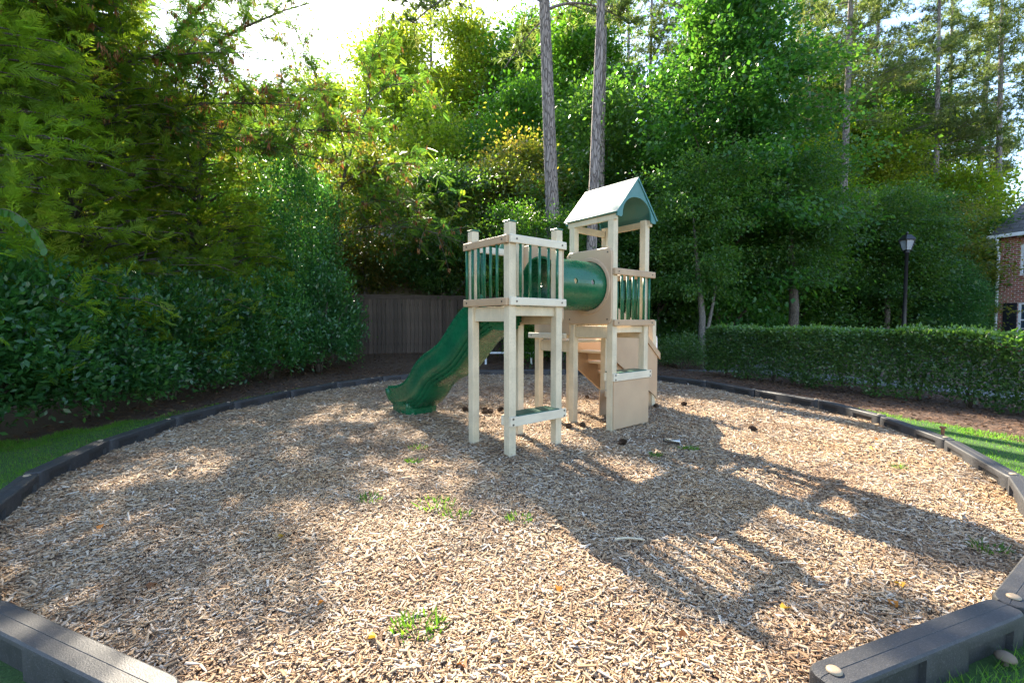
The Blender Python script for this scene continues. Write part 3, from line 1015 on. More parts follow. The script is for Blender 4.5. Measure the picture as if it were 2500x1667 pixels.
for v in (V1 + 0.03, V2 - 0.03):
    vv, ff = tube_geo([(NEW_U + a, v + b, c) for a, b, c in hp], 0.015, 10)
    link('grab_handle', pymesh('grab_handle', vv, ff, True), M['whitepaint'], ps)

# slide hood and slide
rail_v(-0.03, U1 + 0.03, V1 + OUT, 2.235, 2.318, 'cream2')
rods_v((0.085, 0.165, 0.52, 0.60), V1 + OUT, 1.66, 2.241)
extrude_poly('hood_panel', [(0.43, 2.30), (0.62, 2.20), (0.62, 2.41), (0.50, 2.41)], V1 + OUT + 0.022, V1 + OUT + 0.04, 1, M['green'], ps)

def slide():
    rim = [(0.60, 1.735), (0.72, 1.70), (0.842, 1.64), (0.969, 1.584), (1.101, 1.508), (1.239, 1.40), (1.383, 1.272), (1.532, 1.157), (1.713, 1.064), (1.931, 0.978), (2.132, 0.875), (2.282, 0.755), (2.408, 0.632), (2.569, 0.525), (2.77, 0.455), (2.98, 0.42), (3.10, 0.41)]
    rim = np.array(rim)
    out = []
    n = len(rim)
    for i in range(n - 1):
        p0, p1, p2, p3 = rim[max(i - 1, 0)], rim[i], rim[i + 1], rim[min(i + 2, n - 1)]
        for t in np.linspace(0, 1, 6, endpoint=False):
            out.append(0.5 * (2 * p1 + (p2 - p0) * t + (2 * p0 - 5 * p1 + 4 * p2 - p3) * t * t + (3 * p1 - p0 - 3 * p2 + p3) * t ** 3))
    out.append(rim[-1])
    path = np.array(out)
    half = [(-0.255, -0.015), (-0.262, 0.0), (-0.278, 0.010), (-0.298, 0.006), (-0.312, -0.012), (-0.314, -0.04), (-0.302, -0.065), (-0.292, -0.10), (-0.288, -0.16), (-0.284, -0.22), (-0.276, -0.265), (-0.258, -0.290), (-0.270, -0.302), (-0.262, -0.318), (-0.228, -0.332), (-0.240, -0.346), (-0.230, -0.362), (-0.190, -0.374), (-0.202, -0.388), (-0.190, -0.404), (-0.15, -0.415), (-0.08, -0.42)]
    inside = [(-0.245, -0.06), (-0.23, -0.15), (-0.195, -0.22), (-0.13, -0.262), (-0.05, -0.275)]
    outer = half + [(-a, b) for a, b in half[::-1]]
    inner = [(-a, b) for a, b in inside] + inside[::-1]
    sec = outer + inner
    ns = len(sec)
    V, F = [], []
    m = len(path)
    for i, (v, z) in enumerate(path):
        t = path[min(i + 1, m - 1)] - path[max(i - 1, 0)]
        t = t / np.linalg.norm(t)
        nv = np.array([-t[1], t[0]])
        if nv[1] < 0: nv = -nv
        k = i / (m - 1)
        dep = 1.0 - 0.12 * sstep(0.75, 1.0, k) if k > 0.5 else 1.0
        for a, b in sec:
            V.append((0.3425 + a, v + nv[0] * b * dep, z + nv[1] * b * dep))
    for i in range(m - 1):
        for k in range(ns):
            F.append((i * ns + k, i * ns + (k + 1) % ns, (i + 1) * ns + (k + 1) % ns, (i + 1) * ns + k))
    # caps as strips between the outer and the inner line
    for i in (0, m - 1):
        F.append(tuple(i * ns + k for k in range(ns)))
    me = pymesh('slide', V, F, True)
    s_ = link('slide', me, M['green'], ps)
    me.set_sharp_from_angle(angle=R(50))
    # rounded lip at the exit
    pts, rad = [], []
    for a, b in [(-0.30, 0.405), (-0.285, 0.33), (-0.255, 0.25), (-0.19, 0.175), (-0.1, 0.14), (0, 0.13), (0.1, 0.14), (0.19, 0.175), (0.255, 0.25), (0.285, 0.33), (0.30, 0.405)]:
        pts.append((0.3425 + a, 3.12, b - 0.03)); rad.append(0.045)
    vv, ff = tube_geo(pts, rad, 10)
    link('exit_lip', pymesh('exit_lip', vv, ff, True), M['green'], s_)
    # fluted foot
    bm = bmesh.new()
    N = 56
    rows = []
    for z, sc in ((-0.08, 0.97), (0.12, 1.0), (0.20, 1.01), (0.24, 0.93)):
        r_ = []
        for k in range(N):
            a = 2 * PI * k / N
            e = 0.35
            x = math.copysign(abs(math.cos(a)) ** e, math.cos(a)) * 0.265
            y = math.copysign(abs(math.sin(a)) ** e, math.sin(a)) * 0.30
            fl = 1 + 0.022 * math.cos(a * 14)
            r_.append(bm.verts.new((0.3425 + x * sc * fl, 2.80 + y * sc * fl, z)))
        rows.append(r_)
    for A_, B_ in zip(rows, rows[1:]):
        for k in range(N):
            bm.faces.new((A_[k], A_[(k + 1) % N], B_[(k + 1) % N], B_[k]))
    bm.faces.new(rows[-1])
    bm_obj('foot', bm, M['green'], s_, True)
slide()

# ------------------------------------------------------------------ plants: builders
def bez(p0, p1, p2, n=6):
    p0, p1, p2 = np.array(p0, float), np.array(p1, float), np.array(p2, float)
    return [tuple(p0 * (1 - t) ** 2 + 2 * p1 * t * (1 - t) + p2 * t * t) for t in np.linspace(0, 1, n)]

def crown_mesh(name, seed, h, base, rad, nclump, nleaf, leaf, shape='oval', clump_r=0.6, flat=0.55, limbs=26, trunk_r=0.12, lean=(0, 0)):
    """broadleaf tree: returns trunk mesh (with limbs) and a crown of many leaf-sized faces in clumps"""
    rg = np.random.default_rng(seed)
    cs = []
    while len(cs) < nclump:
        t = rg.random()
        if shape == 'oval': env = math.sin(PI * (0.12 + 0.86 * t)) ** 0.7
        elif shape == 'round': env = math.sqrt(max(0.02, 1 - (2 * t - 1) ** 2))
        elif shape == 'cone': env = (1 - t) ** 0.8 * 0.95 + 0.06
        else: env = 0.75 + 0.25 * math.sin(PI * t)
        a = rg.uniform(0, 2 * PI)
        rr = rad * env * (0.25 + 0.75 * math.sqrt(rg.random())) * (0.80 + 0.26 * math.sin(3 * a + seed + 4 * t) + 0.20 * math.sin(7 * a + 9 * t + 2 * seed)) * (1.28 if rg.random() < 0.12 else 1.0)
        cs.append((rr * math.cos(a), rr * math.sin(a), base + t * (h - base)))
    cs = np.array(cs)
    cr = rg.uniform(0.6, 1.35, nclump) * clump_r
    ww = cr ** 2; ww /= ww.sum()
    ci = rg.choice(nclump, nleaf, p=ww)
    off = rg.normal(size=(nleaf, 3)) * 0.52
    off *= np.where(rg.random(nleaf) < 0.10, 1.7, 1.0)[:, None]
    off[:, 2] *= flat
    # each clump is drawn out along its branch and droops at the tip
    rad_d = cs * np.array([1, 1, 0.15]); rad_d = unit(rad_d)[ci]
    along = (off * rad_d).sum(1, keepdims=True)
    off = off + rad_d * along * 0.55; off[:, 2] -= 0.22 * np.clip(along[:, 0], 0, 2)
    pos = cs[ci] + off * cr[ci][:, None]
    outw = pos - np.array([0, 0, base + (h - base) * 0.4]); outw[:, 2] *= 0.3
    ax = unit(outw) * 0.7 + rg.normal(0, 0.55, (nleaf, 3)); ax[:, 2] -= 0.35
    nr = rg.normal(0, 0.5, (nleaf, 3)); nr[:, 2] += 0.9
    clump_tone = rg.normal(0, 0.24, nclump)
    col = np.clip(0.42 + clump_tone[ci] + rg.normal(0, 0.17, nleaf), 0, 1)
    L = leaf * rg.uniform(0.65, 1.3, nleaf)
    v, f, c = leafgeo(pos, ax, nr, L, L * 0.62, col)
    crown = npmesh(name + '_crown', v, f, c)
    top = h - (h - base) * 0.12
    tp = []
    for k in range(9):
        t = k / 8
        tp.append((lean[0] * t + 0.10 * math.sin(2.2 * t + seed) * h / 8, lean[1] * t + 0.10 * math.sin(3.1 * t + seed * 2) * h / 8, -0.3 + t * (top + 0.3)))
    tl = [(tp, [trunk_r * (1.15 - 1.0 * k / 8) + 0.012 for k in range(9)])]
    pick = rg.choice(nclump, min(limbs, nclump), replace=False)
    for j in pick:
        c_ = cs[j]
        zb = min(max(base * 0.55, c_[2] - (0.35 + 0.5 * rg.random()) * math.hypot(c_[0], c_[1]) - 0.4), top * 0.93)
        t = np.clip((zb + 0.3) / (top + 0.3), 0, 1)
        i0 = t * 8
        p0 = np.array(tp[int(i0)]) * (1 - i0 % 1) + np.array(tp[min(int(i0) + 1, 8)]) * (i0 % 1)
        mid = (p0 + c_) / 2 + np.array([0, 0, 0.12 * np.linalg.norm(c_ - p0)])
        r0 = max(0.012, trunk_r * (1.0 - 0.85 * t) * 0.5)
        tl.append((bez(p0, mid, c_, 6), list(np.linspace(r0, 0.006, 6))))
    return tubes_mesh(name + '_trunk', tl, 6), crown

def use_mat(o, mat):
    if len(o.data.materials) == 0:
        o.data.materials.append(mat)
    o.material_slots[0].link = 'OBJECT'
    o.material_slots[0].material = mat

def plant(kind, meshes, loc, label, cat='tree', group=None, leaf='leaf_green', bark_='bark', sc=(1, 1, 1), rz=0.0, names=('trunk', 'crown')):
    if loc is not None and len(loc) == 2:
        loc = (loc[0], loc[1], float(ground_z(*loc)))
    r = empty(kind, loc, rz)
    r.scale = sc if hasattr(sc, '__len__') else (sc, sc, sc)
    tag(r, label, cat, group)
    for me, nm, mt in zip(meshes, names, (M[bark_], M[leaf])):
        o = link(nm, me, None, r)
        use_mat(o, mt)
    return r

def pine_mesh(name, seed, h, cb, spread, nbr, trunk_r, lean=(0, 0), tuft_n=9, dens=1.0, L=0.24, extra=()):
    rg = np.random.default_rng(seed)
    tp, tr = [], []
    for k in range(13):
        t = k / 12
        tp.append((lean[0] * t + 0.06 * math.sin(3 * t + seed), lean[1] * t + 0.05 * math.sin(4 * t + 2 * seed), -0.3 + t * (h + 0.3)))
        tr.append(trunk_r * (1.08 - 0.78 * t) + (0.06 * trunk_r * 4 * max(0, 0.06 - t)))
    br, pos, ax, cl = [], [], [], []
    for b in range(nbr):
        t = (cb + (h - cb) * ((b + rg.random()) / nbr)) / h
        z = t * h
        i0 = min(t * 12, 11.99)
        p0 = np.array(tp[int(i0)]) * (1 - i0 % 1) + np.array(tp[int(i0) + 1]) * (i0 % 1)
        a = rg.uniform(0, 2 * PI)
        ln = spread * (1.05 - 0.75 * (z - cb) / (h - cb)) * rg.uniform(0.6, 1.1)
        d = np.array([math.cos(a), math.sin(a), rg.uniform(0.0, 0.45)])
        p2 = p0 + d * ln; p1 = p0 + d * ln * 0.5 + np.array([0, 0, -0.08 * ln + rg.normal(0, 0.1) * ln])
        pts = bez(p0, p1, p2, 6)
        br.append((pts, list(np.linspace(max(0.02, trunk_r * 0.26 * (1.1 - t)), 0.008, 6))))
        nt = int(ln * 13 * dens)
        for _ in range(nt):
            s = rg.uniform(0.30, 1.0)
            q = np.array(pts[min(5, int(s * 5.99))]) + rg.normal(0, 0.16 * ln ** 0.5, 3) * np.array([1, 1, 0.6])
            pos.append(q); ax.append(unit(d + rg.normal(0, 0.5, 3) + np.array([0, 0, 0.5]))); cl.append(rg.normal(0.45, 0.2))
    for p0, p1, p2, r0, nt in extra:
        pts = bez(p0, p1, p2, 10)
        br.append((pts, list(np.linspace(r0, 0.018, 10))))
        for _ in range(nt):
            s = rg.uniform(0.35, 1.0)
            q0 = np.array(pts[min(9, int(s * 9.99))]); d = unit(rg.normal(size=3) * np.array([1, 1, 0.5]))
            ln = rg.uniform(0.2, 0.9)
            e = q0 + d * ln + np.array([0, 0, 0.1])
            br.append(([tuple(q0), tuple((q0 + e) / 2 + np.array([0, 0, 0.06])), tuple(e)], [0.014, 0.009, 0.005]))
            for _k in range(5):
                pos.append(e - d * rg.uniform(0, 0.3) + rg.normal(0, 0.05, 3)); ax.append(unit(d + rg.normal(0, 0.4, 3) + np.array([0, 0, 0.3]))); cl.append(rg.normal(0.4, 0.18))
    pos, ax, cl = np.array(pos), np.array(ax), np.array(cl)
    n = len(pos)
    P = np.repeat(pos, tuft_n, 0)
    A = np.repeat(ax, tuft_n, 0) * 0.75 + rg.normal(0, 0.62, (n * tuft_n, 3))
    v, f, c = bladegeo(P, A, L * rg.uniform(0.7, 1.2, n * tuft_n), 0.038, np.repeat(cl, tuft_n), rg)
    return tubes_mesh(name + '_trunk', [(tp, tr)] + br, 9), npmesh(name + '_crown', v, f, c)

def cedar_mesh(name, seed, h, rad, nbr, base=0.9):
    rg = np.random.default_rng(seed)
    br, SP, SA, SN, SC_ = [], [], [], [], []
    for b in range(nbr):
        t = rg.random() ** 1.15
        z = base + t * (h - base) * 0.97
        env = rad * (1 - t) ** 0.62 + 0.15
        a = rg.uniform(0, 2 * PI)
        ln = env * rg.uniform(0.72, 1.12)
        d = np.array([math.cos(a), math.sin(a), 0.0])
        rise = rg.uniform(-0.15, 0.9)
        p0 = np.array([0, 0, z - 0.25 * ln]); p2 = d * ln + np.array([0, 0, z + rise * ln * 0.3 - 0.10 * ln])
        p1 = d * ln * 0.55 + np.array([0, 0, z + rise * ln * 0.5])
        pts = np.array(bez(p0, p1, p2, 8))
        br.append(([tuple(q) for q in pts[::2]] + [tuple(pts[-1])], list(np.linspace(0.028, 0.004, 5))))
        tone = rg.normal(0.48, 0.17)
        ns = int(7 + ln * 5)
        for s in rg.uniform(0.38, 1.0, ns) ** 0.75:
            i = s * 6.999
            q = pts[int(i)] * (1 - i % 1) + pts[int(i) + 1] * (i % 1)
            tang = unit(pts[int(i) + 1] - pts[int(i)])
            sd = unit(np.cross(tang, [0, 0, 1])) * rg.choice([-1, 1])
            SP.append(q + rg.normal(0, 0.13, 3)); SA.append(unit(tang * rg.uniform(0.4, 1.0) + sd * rg.uniform(0, 0.9) + np.array([0, 0, rg.normal(0.38, 0.40)])))
            SN.append(unit(np.array([0, 0, 0.45]) + rg.normal(0, 0.75, 3))); SC_.append(tone + rg.normal(0, 0.10) + 0.14 * s - 0.08)
    SP, SA, SN, SC_ = map(np.array, (SP, SA, SN, SC_))
    n = len(SP)
    LEN = rg.uniform(0.22, 0.42, n)
    side = unit(np.cross(SN, SA))
    V, Fc, Cc = [], [], []
    def add(pos, ax, L, W, c):
        v, f, cc = leafgeo(pos, ax, SN, L, W, c, 0.3)
        V.append(v); Cc.append(cc)
    add(SP, SA, LEN, 0.016, SC_)
    for k in range(8):
        t = 0.12 + 0.1 * k
        for s in (-1, 1):
            p = SP + SA * (LEN * t)[:, None]
            ax = SA * 0.8 + side * s * 0.75 + SN * rg.normal(0, 0.28, (n, 1)) + np.array([0, 0, -0.12])
            add(p, ax, LEN * (0.52 - 0.42 * t) * rg.uniform(0.7, 1.25, n), 0.021, SC_ + rg.normal(0, 0.06, n))
    v = np.concatenate(V); f = np.arange(len(v)).reshape(-1, 4)
    tp = [(0.04 * math.sin(k), 0.04 * math.cos(1.7 * k), -0.3 + k / 7 * (h + 0.1)) for k in range(8)]
    tr = list(np.linspace(0.17, 0.012, 8))
    return tubes_mesh(name + '_trunk', [(tp, tr)] + br, 5), npmesh(name + '_crown', v, f, np.concatenate(Cc))

def shrub_mesh(name, seed, rx, ry, h, nleaf, leaf, z0=0.12, boxy=2.5, shoots=160, shell=0.30):
    """dense evergreen shrub: leaves set along short shoots near the outer skin"""
    rg = np.random.default_rng(seed)
    d = unit(rg.normal(size=(shoots, 3)))
    d[:, 2] = np.abs(d[:, 2]) * 1.4 - 0.62
    d = unit(d)
    # superellipsoid skin
    k = (np.abs(d[:, 0]) ** boxy + np.abs(d[:, 1]) ** boxy + np.abs(d[:, 2]) ** boxy) ** (-1 / boxy)
    lump = 1 + 0.09 * np.sin(5 * d[:, 0] + seed) * np.sin(4.3 * d[:, 1] + 2) + 0.07 * np.sin(9 * d[:, 2] + 3 * d[:, 0])
    zc = z0 + (h - z0) * 0.46
    skin = d * (k * lump)[:, None] * np.array([rx, ry, (h - z0) * 0.54]) + np.array([0, 0, zc])
    skin[:, 2] = np.maximum(skin[:, 2], z0)
    ci = rg.integers(0, shoots, nleaf)
    dep = rg.random(nleaf) ** 1.6 * shell
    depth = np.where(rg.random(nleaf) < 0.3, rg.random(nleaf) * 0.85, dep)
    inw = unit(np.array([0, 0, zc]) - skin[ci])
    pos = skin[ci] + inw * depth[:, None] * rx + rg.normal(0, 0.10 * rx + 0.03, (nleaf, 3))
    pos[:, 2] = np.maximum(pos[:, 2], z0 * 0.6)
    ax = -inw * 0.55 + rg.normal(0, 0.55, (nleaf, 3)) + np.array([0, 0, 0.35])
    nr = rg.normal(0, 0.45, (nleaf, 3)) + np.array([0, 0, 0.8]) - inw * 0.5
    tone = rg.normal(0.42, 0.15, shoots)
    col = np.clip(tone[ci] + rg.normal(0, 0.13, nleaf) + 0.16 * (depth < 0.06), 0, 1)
    L = leaf * rg.uniform(0.7, 1.25, nleaf)
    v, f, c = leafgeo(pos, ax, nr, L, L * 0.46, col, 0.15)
    st = []
    for _ in range(12):
        a = rg.uniform(0, 2 * PI); q = rg.uniform(0.3, 0.85)
        st.append((bez((0.1 * math.cos(a), 0.1 * math.sin(a), -0.1), (0.15 * math.cos(a), 0.15 * math.sin(a), h * 0.3), (rx * q * math.cos(a), ry * q * math.sin(a), h * rg.uniform(0.5, 0.85)), 5), list(np.linspace(0.022, 0.006, 5))))
    return tubes_mesh(name + '_stems', st, 5), npmesh(name + '_foliage', v, f, c)

def mimosa_mesh(name, seed, limbs_pts, leaf_n, pod_n, pinna=0.011):
    """limbs_pts: list of (points, r0); feathery compound leaves and hanging pods along the outer part of the limbs"""
    rg = np.random.default_rng(seed)
    tl, nodes, tang = [], [], []
    for pts, r0 in limbs_pts:
        pts = np.array(pts, float)
        p = np.array(bez(pts[0], pts[1], pts[2], 12))
        tl.append(([tuple(q) for q in p[::2]] + [tuple(p[-1])], list(np.linspace(r0, max(0.007, r0 * 0.25), 7))))
        ln = np.linalg.norm(pts[2] - pts[0])
        for _ in range(int(8 + ln * 6)):
            s = rg.uniform(0.25, 1.0); i = s * 10.99
            q = p[int(i)] * (1 - i % 1) + p[int(i) + 1] * (i % 1)
            t = unit(p[int(i) + 1] - p[int(i)])
            d = unit(t * 0.7 + rg.normal(0, 0.6, 3) + np.array([0, 0, 0.15]))
            l2 = rg.uniform(0.5, 1.5) * min(1.0, ln / 3 + 0.4)
            e = q + d * l2 + np.array([0, 0, -0.12 * l2])
            m = (q + e) / 2 + np.array([0, 0, 0.10 * l2])
            tw = np.array(bez(q, m, e, 6))
            tl.append(([tuple(x) for x in tw], list(np.linspace(0.011, 0.004, 6))))
            for k in range(1, 6):
                nodes.append(tw[k]); tang.append(unit(tw[k] - tw[k - 1]))
    nodes, tang = np.array(nodes), np.array(tang)
    pick = rg.integers(0, len(nodes), leaf_n)
    base = nodes[pick] + rg.normal(0, 0.03, (leaf_n, 3))
    ax = unit(tang[pick] * 0.6 + rg.normal(0, 0.7, (leaf_n, 3)) + np.array([0, 0, -0.10]))
    nr = unit(np.array([0, 0, 1.0]) + rg.normal(0, 0.35, (leaf_n, 3)))
    sd = unit(np.cross(nr, ax))
    LN = rg.uniform(0.22, 0.38, leaf_n)
    tone = rg.normal(0.42, 0.22, leaf_n)
    V, Cc = [], []
    for k in range(9):
        t = 0.15 + 0.1 * k
        for s in (-1, 1):
            p = base + ax * (LN * t)[:, None] + np.array([0, 0, -0.25]) * (LN * t * t)[:, None]
            a_ = sd * s * 0.9 + ax * 0.45 + np.array([0, 0, -0.18])
            v, f, c = leafgeo(p, a_, nr, LN * (0.42 - 0.30 * abs(t - 0.4)), pinna * 2.0, np.clip(tone, 0, 1), 0.2)
            V.append(v); Cc.append(c)
    v = np.concatenate(V); c = np.concatenate(Cc)
    crown = npmesh(name + '_crown', v, np.arange(len(v)).reshape(-1, 4), c)
    # pods hang in little bunches
    nb = pod_n // 5
    bp = nodes[rg.integers(0, len(nodes), nb)]
    P = np.repeat(bp, 5, 0) + rg.normal(0, 0.03, (nb * 5, 3))
    A = rg.normal(0, 0.16, (nb * 5, 3)) + np.array([0, 0, -1.0])
    N_ = rg.normal(size=(nb * 5, 3)); N_[:, 2] = 0
    v, f, c = leafgeo(P, A, N_, rg.uniform(0.10, 0.19, nb * 5), 0.032, rg.random(nb * 5), 0.25)
    pods = npmesh(name + '_pods', v, f, c)
    return tubes_mesh(name + '_trunk', tl, 6), crown, pods

# ------------------------------------------------------------------ plants: the shared meshes
D1 = crown_mesh('oval_tree', 21, 10.0, 1.6, 3.0, 240, 36000, 0.155, 'oval', 0.66, 0.5, 30, 0.13)
D2 = crown_mesh('round_tree', 22, 8.0, 1.0, 3.1, 240, 36000, 0.15, 'round', 0.66, 0.55, 30, 0.11)
D3 = crown_mesh('tall_tree', 23, 16.0, 3.5, 3.4, 290, 46000, 0.185, 'oval', 0.85, 0.5, 36, 0.17)
D4 = crown_mesh('understory_tree', 24, 5.5, 0.4, 2.3, 180, 28000, 0.11, 'box', 0.52, 0.5, 26, 0.07)
D5 = crown_mesh('sweetgum', 25, 14.0, 1.1, 3.7, 400, 66000, 0.17, 'oval', 0.66, 0.45, 44, 0.18)
D6 = crown_mesh('fence_tree', 26, 7.0, 2.5, 2.4, 170, 26000, 0.12, 'round', 0.55, 0.5, 26, 0.08)
PN = pine_mesh('pine', 31, 27.0, 12.5, 4.2, 58, 0.23, (0.5, 0.2), 10, 1.5, 0.34)
PN2 = pine_mesh('pine_b', 32, 25.0, 10.0, 3.8, 56, 0.19, (-0.6, 0.1), 10, 1.5, 0.34)
CE = cedar_mesh('cedar', 41, 9.5, 3.1, 400)
SH1 = shrub_mesh('shrub_a', 51, 1.0, 0.95, 2.2, 15000, 0.095, 0.02)
SH2 = shrub_mesh('shrub_b', 52, 1.0, 1.0, 2.2, 15000, 0.092, 0.02)
SH3 = shrub_mesh('holly', 53, 1.55, 1.5, 6.2, 44000, 0.09, 0.2, 2.0, 520, 0.45)

# ------------------------------------------------------------------ left side: shrubs, holly, cedars, mimosas
left_sh = [((-6.45, 3.9), 1.0, 0.98, 'glossy dark green shrub nearest the camera at the left edge'),
           ((-6.45, 5.4), 1.02, 1.0, 'glossy dark green shrub second along the left border from the camera'),
           ((-6.4, 6.9), 1.0, 0.96, 'glossy dark green shrub third along the left border from the camera'),
           ((-6.4, 8.4), 1.0, 1.0, 'glossy dark green shrub fourth along the left border, under the cedar boughs'),
           ((-6.35, 9.9), 1.0, 1.02, 'glossy dark green shrub fifth along the left border from the camera'),
           ((-6.15, 11.4), 1.0, 1.12, 'glossy dark green shrub sixth along the left border, before the tall holly'),
           ((-5.55, 12.9), 1.05, 1.36, 'tall rounded dark shrub at the fence end of the left shrub row')]
for i, (p, s, hz, lab) in enumerate(left_sh):
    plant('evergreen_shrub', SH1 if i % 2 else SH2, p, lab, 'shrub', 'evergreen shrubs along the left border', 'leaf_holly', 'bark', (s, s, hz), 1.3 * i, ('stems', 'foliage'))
plant('holly_tree', SH3, (-6.7, 13.6), 'tall dark holly rising behind the left shrub row near the fence', 'tree', None, 'leaf_holly', 'bark', (1, 1, 1), 0.4, ('stems', 'foliage'))
plant('holly_tree', SH3, (-8.6, 12.2), 'dark holly half hidden behind the left cedar boughs', 'tree', None, 'leaf_holly', 'bark', (1, 1, 0.95), 2.2, ('stems', 'foliage'))
ced = [((-8.6, 6.2), 1.0, 1.0, 0.3, 'feathery yellow green cedar at the far left edge'),
       ((-8.5, 8.9), 0.98, 0.95, 1.9, 'feathery yellow green cedar second from the left edge'),
       ((-7.7, 11.3), 0.78, 0.74, 3.3, 'smaller feathery cedar beside the tall dark holly'),
       ((-11.0, 10.0), 1.1, 1.15, 4.4, 'tall cedar standing behind the front cedars on the left')]
for p, s, hz, rz, lab in ced:
    plant('red_cedar', CE, p, lab, 'cedar', 'cedars behind the left shrubs', 'leaf_cedar', 'bark', (s, s, hz), rz)

def mimosa(kind, meshes, loc, label):
    r = plant(kind, meshes[:2], loc, label, 'tree', 'mimosa trees with seed pods', 'leaf_mimosa', 'bark')
    o = link('seed_pods', meshes[2], None, r); use_mat(o, M['pod'])
    return r
mlimbs = [([(0, 0, -0.3), (0.15, -0.2, 3.0), (0.5, -0.4, 5.6)], 0.12),
          ([(0.5, -0.4, 5.4), (1.8, -1.0, 8.4), (5.6, -1.0, 9.3)], 0.06),
          ([(0.5, -0.4, 5.5), (2.0, -0.8, 7.6), (5.6, -0.2, 7.6)], 0.05),
          ([(0.5, -0.4, 5.2), (2.2, -0.6, 6.6), (5.2, 0.4, 6.0)], 0.045),
          ([(0.45, -0.4, 5.0), (1.2, -1.8, 8.0), (3.2, -3.0, 8.3)], 0.05),
          ([(0.45, -0.4, 5.0), (0.6, -2.0, 7.4), (1.6, -3.8, 7.6)], 0.05),
          ([(0.5, -0.4, 5.5), (2.4, -1.4, 9.6), (4.6, -1.8, 9.0)], 0.045),
          ([(0.5, -0.4, 5.3), (3.0, -0.2, 7.0), (6.6, 0.2, 6.6)], 0.045),
          ([(0.4, -0.4, 5.0), (-0.6, -2.2, 8.6), (-0.4, -4.0, 8.2)], 0.05)]
MM1 = mimosa_mesh('mimosa_a', 61, mlimbs, 4400, 5200)
mimosa('mimosa_tree', MM1, (-10.6, 12.6), 'mimosa arching in from the upper left, hung with brown seed pods')
mf = mimosa('mimosa_tree', MM1, (-10.5, 9.6), 'mimosa boughs with brown pods crossing before the cedars at top left')
mf.scale = (0.95, 0.95, 0.86); mf.rotation_euler = (0, 0, R(-6))
m2 = [([(0, 0, -0.3), (-0.1, 0.0, 3.2), (0.35, 0.0, 5.6)], 0.075),
      ([(0.35, 0, 5.5), (0.7, 0, 7.0), (1.35, 0.0, 8.4)], 0.05),
      ([(0.6, 0, 6.5), (0.1, -0.3, 8.2), (-0.9, -0.4, 10.6)], 0.03),
      ([(0.5, 0, 6.2), (-0.8, 0.0, 7.4), (-2.2, 0.2, 8.6)], 0.03),
      ([(0.3, 0, 5.4), (-1.0, 0.3, 6.2), (-2.3, 0.4, 6.2)], 0.03),
      ([(0.4, 0, 5.7), (1.6, -0.2, 6.6), (3.0, -0.3, 6.2)], 0.035),
      ([(1.35, 0, 8.4), (2.0, 0.1, 9.2), (2.7, 0.2, 9.0)], 0.025),
      ([(1.35, 0, 8.4), (1.2, -0.1, 9.6), (1.9, 0.0, 10.8)], 0.022),
      ([(0.2, 0, 4.6), (1.6, -0.8, 5.6), (3.4, -1.2, 4.4)], 0.035),
      ([(0.1, 0, 4.0), (2.2, -1.2, 4.6), (4.6, -1.8, 3.5)], 0.03)]
MM2 = mimosa_mesh('mimosa_b', 62, m2, 2400, 1800)
mimosa('mimosa_tree', MM2, (-6.0, 15.2), 'slender mimosa with forked thin trunk standing before the sky gap')

# arching shoot of round leaves at the left edge
def shoot():
    r = empty('leafy_shoot', (-5.75, 5.0, 0.0))
    tag(r, 'arching shoot with a row of round green leaves before the left cedar', 'shoot')
    pts = bez((-0.35, 0.25, 2.62), (0.35, 0.0, 2.85), (0.72, -0.05, 2.22), 14)
    v, f = tube_geo(pts, list(np.linspace(0.006, 0.002, 14)), 5)
    link('stem', pymesh('stem', v, f, True), M['bark'], r)
    lm, c_ = [], None
    vv, ff, cc = leafgeo(np.zeros((1, 3)), np.array([[0, 0, -1.0]]), np.array([[0, 1.0, 0.2]]), 0.085, 0.066, np.array([0.55]), 0.25)
    # rounder leaf: eight-sided blade
    ov = [(0.033 * math.sin(a) * (1.0 if 0.3 < a < 6 else 1.0), -0.006 * abs(math.sin(a)), -0.044 + 0.044 * math.cos(a)) for a in np.linspace(0, 2 * PI, 10, endpoint=False)]
    me = npmesh('leaf', np.array(ov), np.array([[0, 1, 2, 3, 4, 5, 6, 7, 8, 9]]), np.full(10, 0.55))
    me.materials.append(M['leaf_gum'])
    p = np.array(pts)
    for k in range(26):
        i = k / 25 * 12.99
        q = p[int(i)] * (1 - i % 1) + p[int(i) + 1] * (i % 1)
        link('leaf', me, None, r, tuple(q), (rnd.uniform(-0.3, 0.3), rnd.uniform(-0.35, 0.35) + (0.35 if k % 2 else -0.25), rnd.uniform(-0.5, 0.5)))
shoot()

